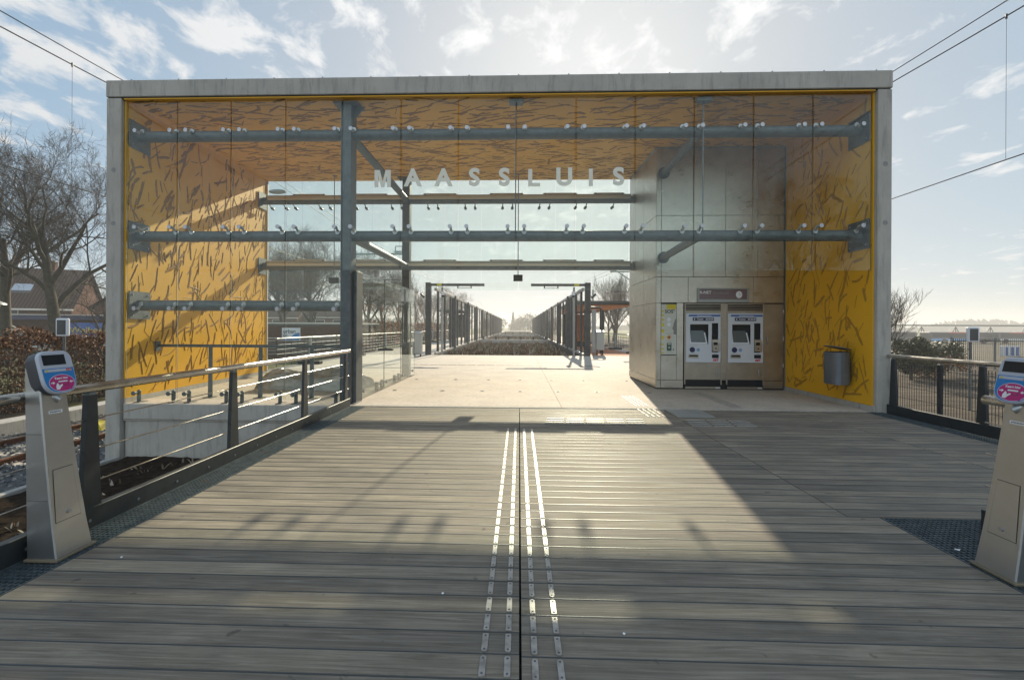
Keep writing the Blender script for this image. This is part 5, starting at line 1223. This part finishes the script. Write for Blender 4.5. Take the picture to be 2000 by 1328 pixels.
hm = bpy.data.materials.new('haze air'); hm.use_nodes = True
for n_ in list(hm.node_tree.nodes):
    if n_.type != 'OUTPUT_MATERIAL': hm.node_tree.nodes.remove(n_)
pv = hm.node_tree.nodes.new('ShaderNodeVolumePrincipled'); pv.inputs['Color'].default_value = (.97, .97, .96, 1); pv.inputs['Density'].default_value = .0017; pv.inputs['Anisotropy'].default_value = .25
hm.node_tree.links.new(pv.outputs[0], [n_ for n_ in hm.node_tree.nodes if n_.type == 'OUTPUT_MATERIAL'][0].inputs['Volume'])
M['haze'] = hm
mb = MB(); mb.box(-1510, 1510, -1510, 2510, -2.6, 25, 'haze'); ob = mb.build('haze'); ob['kind'] = 'stuff'; ob['label'] = 'thin pale haze in the backlit air'; ob['category'] = 'haze'

# ================================================================== HOUSES LEFT
def house(name, label, a, b, depth, eave, ridge, floors=1, wins=(), skylights=(), chim=None, tile='tile'):
    """a, b: (x, y) of the front wall's base ends, the depth goes behind; built in a local frame"""
    A, B = Vector((*a, 0)), Vector((*b, 0)); L = (B - A).length; U = (B - A) / L
    t = thing(name, label, 'house', (a[0], a[1], -1.1), None, math.atan2(U.y, U.x)); E, Rg = eave + 1.1, ridge + 1.1
    m_ = MB(); m_.prism([(0, 0), (depth, 0), (depth, E), (depth / 2, Rg - .15), (0, E)], 0, 0, L, 'brick'); m_.build('wall', t)
    m_ = MB(); k = (Rg - E) / (depth / 2); ov = .5
    for s in (0, 1):
        y0, y1 = (-ov, depth / 2) if s == 0 else (depth + ov, depth / 2); z0 = E - ov * k
        m_.add([(-.3, y0, z0), (L + .3, y0, z0), (L + .3, y1, Rg), (-.3, y1, Rg), (-.3, y0, z0 + .18), (L + .3, y0, z0 + .18), (L + .3, y1, Rg + .18), (-.3, y1, Rg + .18)], [(4, 5, 6, 7), (0, 1, 5, 4), (3, 0, 4, 7), (1, 2, 6, 5), (0, 3, 2, 1)], tile)
    rf = m_.build('roof', t)
    if chim: q = MB(); q.bbox(chim - .5, chim + .5, depth / 2 - .4, depth / 2 + .4, Rg - .5, Rg + 1.0, 'brick', .03); q.build('chimney', rf)
    m_ = MB(); m_.box(-.3, L + .3, -ov - .12, -ov, E - ov * k - .05, E - ov * k + .12, 'cream'); m_.build('gutter', t)
    for (x, z, w, h) in wins:
        q = MB(); q.box(x, x + w, -.05, .02, z, z + h, 'cream'); wn_ = q.build('window', t); q = MB(); q.box(x + .08, x + w - .08, -.06, -.051, z + .08, z + h - .08, 'glassdark'); q.build('pane', wn_)
    for (x, f, w) in skylights:
        y = -ov + (depth / 2 + ov) * f; z = E + k * y + .2; h = 1.1; q = MB(); q.add([(x, y, z + .03), (x + w, y, z + .03), (x + w, y + h, z + h * k + .03), (x, y + h, z + h * k + .03)], [(0, 1, 2, 3)], 'skylight'); q.add([(x - .08, y - .08, z), (x + w + .08, y - .08, z), (x + w + .08, y + h + .08, z + h * k), (x - .08, y + h + .08, z + h * k)], [(0, 1, 2, 3)], 'anthracite'); q.build('skylight', rf)
    return t
house('brick_house', 'long brick house with red tiled roof and two skylights, far left', (-62, 38), (-46.5, 46), 9, 3.4, 7.4, wins=((3, 2.6, 1.6, 1.2), (7.5, 2.6, 2.2, 1.2), (12, 2.4, 1.4, 1.8)), skylights=((6.2, .5, 1.3), (12.2, .35, 1.5)), chim=14.2)
gb = house('gable_house', 'brick gable house directly left of the concrete portal', (-45, 50), (-37, 50), 9, 3.4, 6.0, wins=((1, 2.2, 2, 1.5), (5, 2.2, 2, 1.5)))
gb.rotation_euler.z += R(90); gb.location = (-36, 47, -1.1)
house('brick_house', 'dark roofed house beyond the shed, beside the yellow wall', (-47, 76), (-38, 77), 9, 3.0, 5.2, wins=((1, 2.2, 2.4, 1.4), (5, 2.2, 1.6, 1.4)))
house('brick_house', 'middle house beyond the shed with two dormer height windows', (-37.2, 80), (-30.5, 81), 9, 3.2, 5.6, wins=((1, 2.4, 1.6, 1.3), (4, 2.4, 1.6, 1.3)))
# shops
sp = thing('shop_row', 'low brick shop row with dark blue roof edge', 'shop building', (-52, 33.5, -1.1), None, R(24))
m_ = MB(); m_.box(0, 27, 0, 8, 0, 3.0, 'brick'); m_.build('wall', sp)
m_ = MB(); m_.box(-.2, 27.2, -1.0, 8.2, 3.0, 3.38, 'navy'); m_.box(-.25, 27.25, -1.05, 8.25, 3.381, 3.46, 'cream'); m_.build('roof', sp)
for x, w in ((2, 3), (7, 3.4), (13, 3.4), (19, 3)):
    m_ = MB(); m_.box(x, x + w, -.06, .01, .5, 2.1, 'cream'); wn_ = m_.build('window', sp); q = MB(); q.box(x + .1, x + w - .1, -.07, -.061, .6, 2.0, 'glassdark'); q.build('pane', wn_)
def board(x, y, z, w, h, rz, bgm, txt, tm, lab, tilt=0, extra=None, size=None):
    t = thing('shop_sign', lab, 'sign', (x, y, z), 'shop signs and banners', rz); t.rotation_euler = (0, tilt, rz)
    m_ = MB(); m_.box(-w / 2, w / 2, -.03, .03, -h / 2, h / 2, bgm); m_.build('board', t)
    m_ = MB()
    if extra: m_.box(extra[0], extra[1], -.034, -.031, -h / 2, h / 2, extra[2])
    if txt: put_text(m_, txt, size or h * .55, tm, front_at(0, -.038, 0), .01)
    m_.build('lettering', t)
board(-37.5, 38.6, 1.0, 3.6, 1.3, R(24), 'blue2', 'Welkom', 'signyellow', 'blue sign with yellow word on the shop front')
board(-32.8, 39.9, .95, 6.4, 1.0, R(24), 'offwhite', 'Lynx   Gent', 'green', 'long white and blue sign on the shop front', 0, (-1.0, 1.4, 'blue2'))
board(-38.5, 34.6, .35, 4.6, .75, R(20), 'offwhite', 'CERAMICS', 'navy', 'white banner sagging to the right above the hedge', R(33), size=.42)
board(-31.8, 35.5, .2, 3.4, .9, R(20), 'offwhite', 'ALBERT', 'navy', 'upright white banner above the hedge', 0, size=.4)
board(-25.6, 35.8, .4, 4.2, .7, R(20), 'offwhite', 'GARAGE', 'pink', 'white banner with red lettering, right of the silver box', R(33), size=.4)
fl = thing('red_flag', 'red flag on a thin pole beside the concrete portal', 'flag', (-17.6, 20.3, -1.1))
m_ = MB(); m_.tube([(0, 0, 0), (0, 0, 2.75)], .02, 'lamp_grey', 6); m_.build('pole', fl)
m_ = MB(); vs = []; 
for j in range(9):
    for i in range(5): vs.append((.02 + i * .09 + .03 * j * .3, .03 * math.sin(i * 1.7 + j * .6), 2.7 - j * .17 - i * .05))
m_.add(vs, [(j * 5 + i, j * 5 + i + 1, (j + 1) * 5 + i + 1, (j + 1) * 5 + i) for j in range(8) for i in range(4)], 'red'); 
put_text(m_, 'SALE', .3, 'print', Matrix.Translation((.22, -.06, 1.95)) @ FRONT @ Matrix.Rotation(R(-90), 4, 'Z'), .004); m_.build('cloth', fl)
# street lamps
lp = thing('street_lamp', 'black post lamp with wide hat at the left picture edge', 'street lamp', (-20.6, 17.2, -1.1))
m_ = MB(); m_.tube([(0, 0, 0), (0, 0, 2.95)], [.06, .045], 'black', 10); m_.build('pole', lp)
m_ = MB(); m_.tube([(0, 0, 2.98), (0, 0, 3.35)], [.13, .24], 'tube', 16); m_.build('lantern', lp)
m_ = MB(); m_.tube([(0, 0, 3.36), (0, 0, 3.42), (0, 0, 3.58)], [.42, .40, .06], 'lamp_grey', 20); m_.build('hat', lp)
lp = thing('platform_lamp', 'grey lamp head sticking out beyond the left yellow wall', 'street lamp', (-8.5, 15, -1.1))
m_ = MB(); m_.tube([(0, 0, 0), (0, 0, 6.9), (.1, 0, 7.1)], [.09, .06, .05], 'lamp_grey', 10); m_.build('pole', lp)
m_ = MB(); m_.ball((.42, 0, 7.06), .3, 'lamp_grey', 14, (1.0, .42, .26)); m_.build('lamp_head', lp)
# shed with coping, sign and small sign
sd_ = thing('brick_shed', 'long low brick shed with white roof edge seen through the glass', 'shed', (-26, 36, -1.1), None, 0)
m_ = MB(); m_.box(0, 12.4, 0, 7, 0, 2.6, 'brick'); m_.build('wall', sd_); m_ = MB(); m_.box(-.15, 12.6, -.2, 7.2, 2.6, 2.74, 'anthracite'); m_.box(-.2, 12.65, -.25, 7.25, 2.741, 2.85, 'cream'); m_.build('roof', sd_)
q = thing('graffiti_board', 'white and blue lettered board in front of the brick shed', 'sign', (-15.5, 30.6, .9))
m_ = MB(); m_.box(-.62, .62, -.03, .03, -.45, .45, 'white'); m_.build('board', q)
m_ = MB(); pts = [(-.61, -.44), (.61, -.44), (.61, .12), (.42, .1), (.2, .0), (.0, -.2), (-.25, -.3), (-.61, -.2)]; m_.prism(pts, 1, -.035, -.031, 'blue'); m_.build('blue_wave', q)
m_ = MB(); put_text(m_, 'urban', .38, 'darkprint', front_at(-.1, -.036, .2), .004); put_text(m_, 'do', .3, 'darkprint', front_at(-.4, -.036, -.05), .004); m_.build('lettering', q)
q = MB(); q.tube([(-15.5, 30.7, -1.1), (-15.5, 30.7, .9)], .04, 'black', 8); q.build('post', bpy.data.objects['graffiti_board']).location = (15.5, -30.6, -.9)
q = thing('small_sign', 'tiny white sign on a thin pole before the shed', 'sign', (-10.2 - 1.7, 31.5, -1.1))
m_ = MB(); m_.tube([(0, 0, 0), (0, 0, 2.9)], .02, 'lamp_grey', 6); m_.build('pole', q); m_ = MB(); m_.box(-.09, .09, -.04, -.025, 2.6, 2.85, 'white'); m_.build('plate', q)
def pathrail(a, b, lab, z=-1.1):
    A, B = Vector(a), Vector(b); L = (B - A).length; t = thing('path_railing', lab, 'railing', (a[0], a[1], z), 'thin railings between track and shed', math.atan2(B.y - A.y, B.x - A.x))
    m_ = MB(); m_.tube([(0, 0, 1.15), (L, 0, 1.15)], .028, 'polished', 8); m_.build('handrail', t)
    m_ = MB()
    for h in (.3, .5, .7, .9): m_.tube([(0, 0, h), (L, 0, h)], .012, 'lamp_grey', 5)
    m_.build('bars', t)
    for k in range(int(L / 2) + 1): m_ = MB(); m_.bbox(k * 2 - .03, k * 2 + .03, -.03, .03, 0, 1.12, 'anthracite', .005); m_.build('post', t)
pathrail((-15.2, 24), (-10.4, 26.5), 'thin slanting railing nearest the left track', -.35); pathrail((-17.5, 27), (-9.5, 31), 'thin railing in front of the brick shed', -.6); pathrail((-15, 19), (-12.2, 19.4), 'short railing low behind the yellow wall', -.9)

# ================================================================== RIGHT BACKGROUND
fn = thing('palisade_fence', 'tall grey bar fence before the sandy yard', 'fence', (27.6, 30.0, -1.1), None, R(6))
m_ = MB(); 
for k in range(260): m_.box(k * .14, k * .14 + .025, -.012, .012, .08, 2.0, 'black')
m_.box(0, 36.4, .013, .05, .2, .26, 'black'); m_.box(0, 36.4, .013, .05, 1.8, 1.86, 'black'); m_.build('bars', fn)
for k in range(13): m_ = MB(); m_.bbox(k * 3 - .06, k * 3 + .06, .051, .15, 0, 2.1, 'galv_dull', .01); m_.build('post', fn)
fn = thing('mesh_fence', 'wire mesh fence close behind the far right railing', 'fence', (7.1, 2.6, -1.1))
for k in range(4): m_ = MB(); m_.bbox(-.03, .03, k * 2.5 + .32, k * 2.5 + .38, 0, 2.0, 'black', .004); m_.build('post', fn)
m_ = MB()
for k in range(180): m_.box(-.003, .003, k * .05, k * .05 + .006, .1, 1.97, 'black')
for k in range(10): m_.box(-.003, .003, 0, 9.1, .12 + k * .2, .127 + k * .2, 'black')
m_.build('wire_mesh', fn)
cn = thing('long_gantry', 'long pale lattice gantry over the bus yard', 'gantry', (58, 118, -1.1), None, R(-3))
m_ = MB(); m_.box(0, 150, -.3, .3, 3.25, 3.6, 'galv'); m_.build('beam', cn)
for k in range(19):
    x = 2 + k * 7.8; q = MB()
    for s in (-1, 1): q.tube([(x, 0, 3.15), (x + s * 1.6, 0, .0)], .09, 'galv', 6)
    q.tube([(x, 0, 3.15), (x, 0, 0)], .1, 'galv', 6); q.build('trestle', cn)
def bus(x, y, rz, lab, m2):
    t = thing('parked_bus', lab, 'bus', (x, y, -1.1), 'buses parked in the yard', rz)
    m_ = MB(); m_.bbox(0, 11.5, 0, 2.4, .35, 2.35, 'cladgrey', .12); m_.build('body', t); m_ = MB(); m_.box(.4, 11.1, -.02, -.003, 1.25, 2.1, 'glassdark'); m_.build('window_band', t)
    m_ = MB(); m_.box(.3, 6, -.02, -.004, .55, 1.0, m2); m_.box(3, 6, -.02, -.004, 2.12, 2.28, 'red'); m_.build('stripe', t)
    for xx in (2.4, 8.8): m_ = MB(); m_.disk((xx, -.03, .5), (0, 1, 0), .48, .25, 'rubber', 18); m_.build('wheel', t)
    t.scale.z = .86
cols = ['print', 'red', 'lightblue', 'print', 'red', 'lightblue', 'print']
for i in range(7): bus(48 + i * 12.6, 84 + (i % 2) * 2, R(-4), 'dark bus with %s side stripe, %s from the portal in the parked row' % (['white', 'red', 'pale blue', 'white', 'red', 'pale blue', 'white'][i], names[i]), cols[i])
lp = thing('yard_lamp', 'lamp with a flat head cut by the right picture edge', 'street lamp', (38.6, 35.0, -1.1))
m_ = MB(); m_.tube([(0, 0, 0), (0, 0, 6.2)], [.1, .06], 'lamp_grey', 8); m_.build('pole', lp); m_ = MB(); m_.ball((-.5, 0, 6.25), .6, 'lamp_grey', 12, (1, .4, .16)); m_.build('lamp_head', lp)
q = thing('barrier_block', 'blue striped barrier standing in the sandy yard', 'barrier', (46, 45, -1.1)); m_ = MB(); m_.bbox(0, 1.6, 0, .4, 0, 1.0, 'white', .05); m_.build('body', q)
m_ = MB(); 
for k in range(3): m_.box(.2 + k * .5, .45 + k * .5, -.01, -.001, .1, .9, 'blue2')
m_.build('stripes', q)

rnd = random.Random(8)
for i, (x, y, sz, lab) in enumerate(((-.42, 2.55, .008, 'tiny pale petal on the shaded deck left of the guide strips'), (.52, 2.25, .008, 'tiny pale petal on the shaded deck right of the guide strips'), (-2.98, 5.3, .02, 'small dry leaf on the left grating, farther one'), (-3.02, 4.3, .022, 'small dry leaf on the left grating, nearer one'), (2.98, 3.2, .022, 'white scrap of paper beside the right card reader'), (-2.55, 2.86, .009, 'pale crumb on the deck near the left card reader'))):
    m_ = MB(); m_.add([(-sz, 0, .004), (0, -sz * .6, .001), (sz, sz * .2, .006), (sz * .2, sz * .7, .002), (-sz * .5, sz * .5, .009)], [(0, 1, 2), (0, 2, 3, 4)], 'leafbrown' if 'leaf' in lab else 'print')
    o = m_.build('dry_leaf' if 'leaf' in lab else 'paper_scrap'); o.location = (x, y, .002); tag(o, lab, 'leaf' if 'leaf' in lab else 'litter')
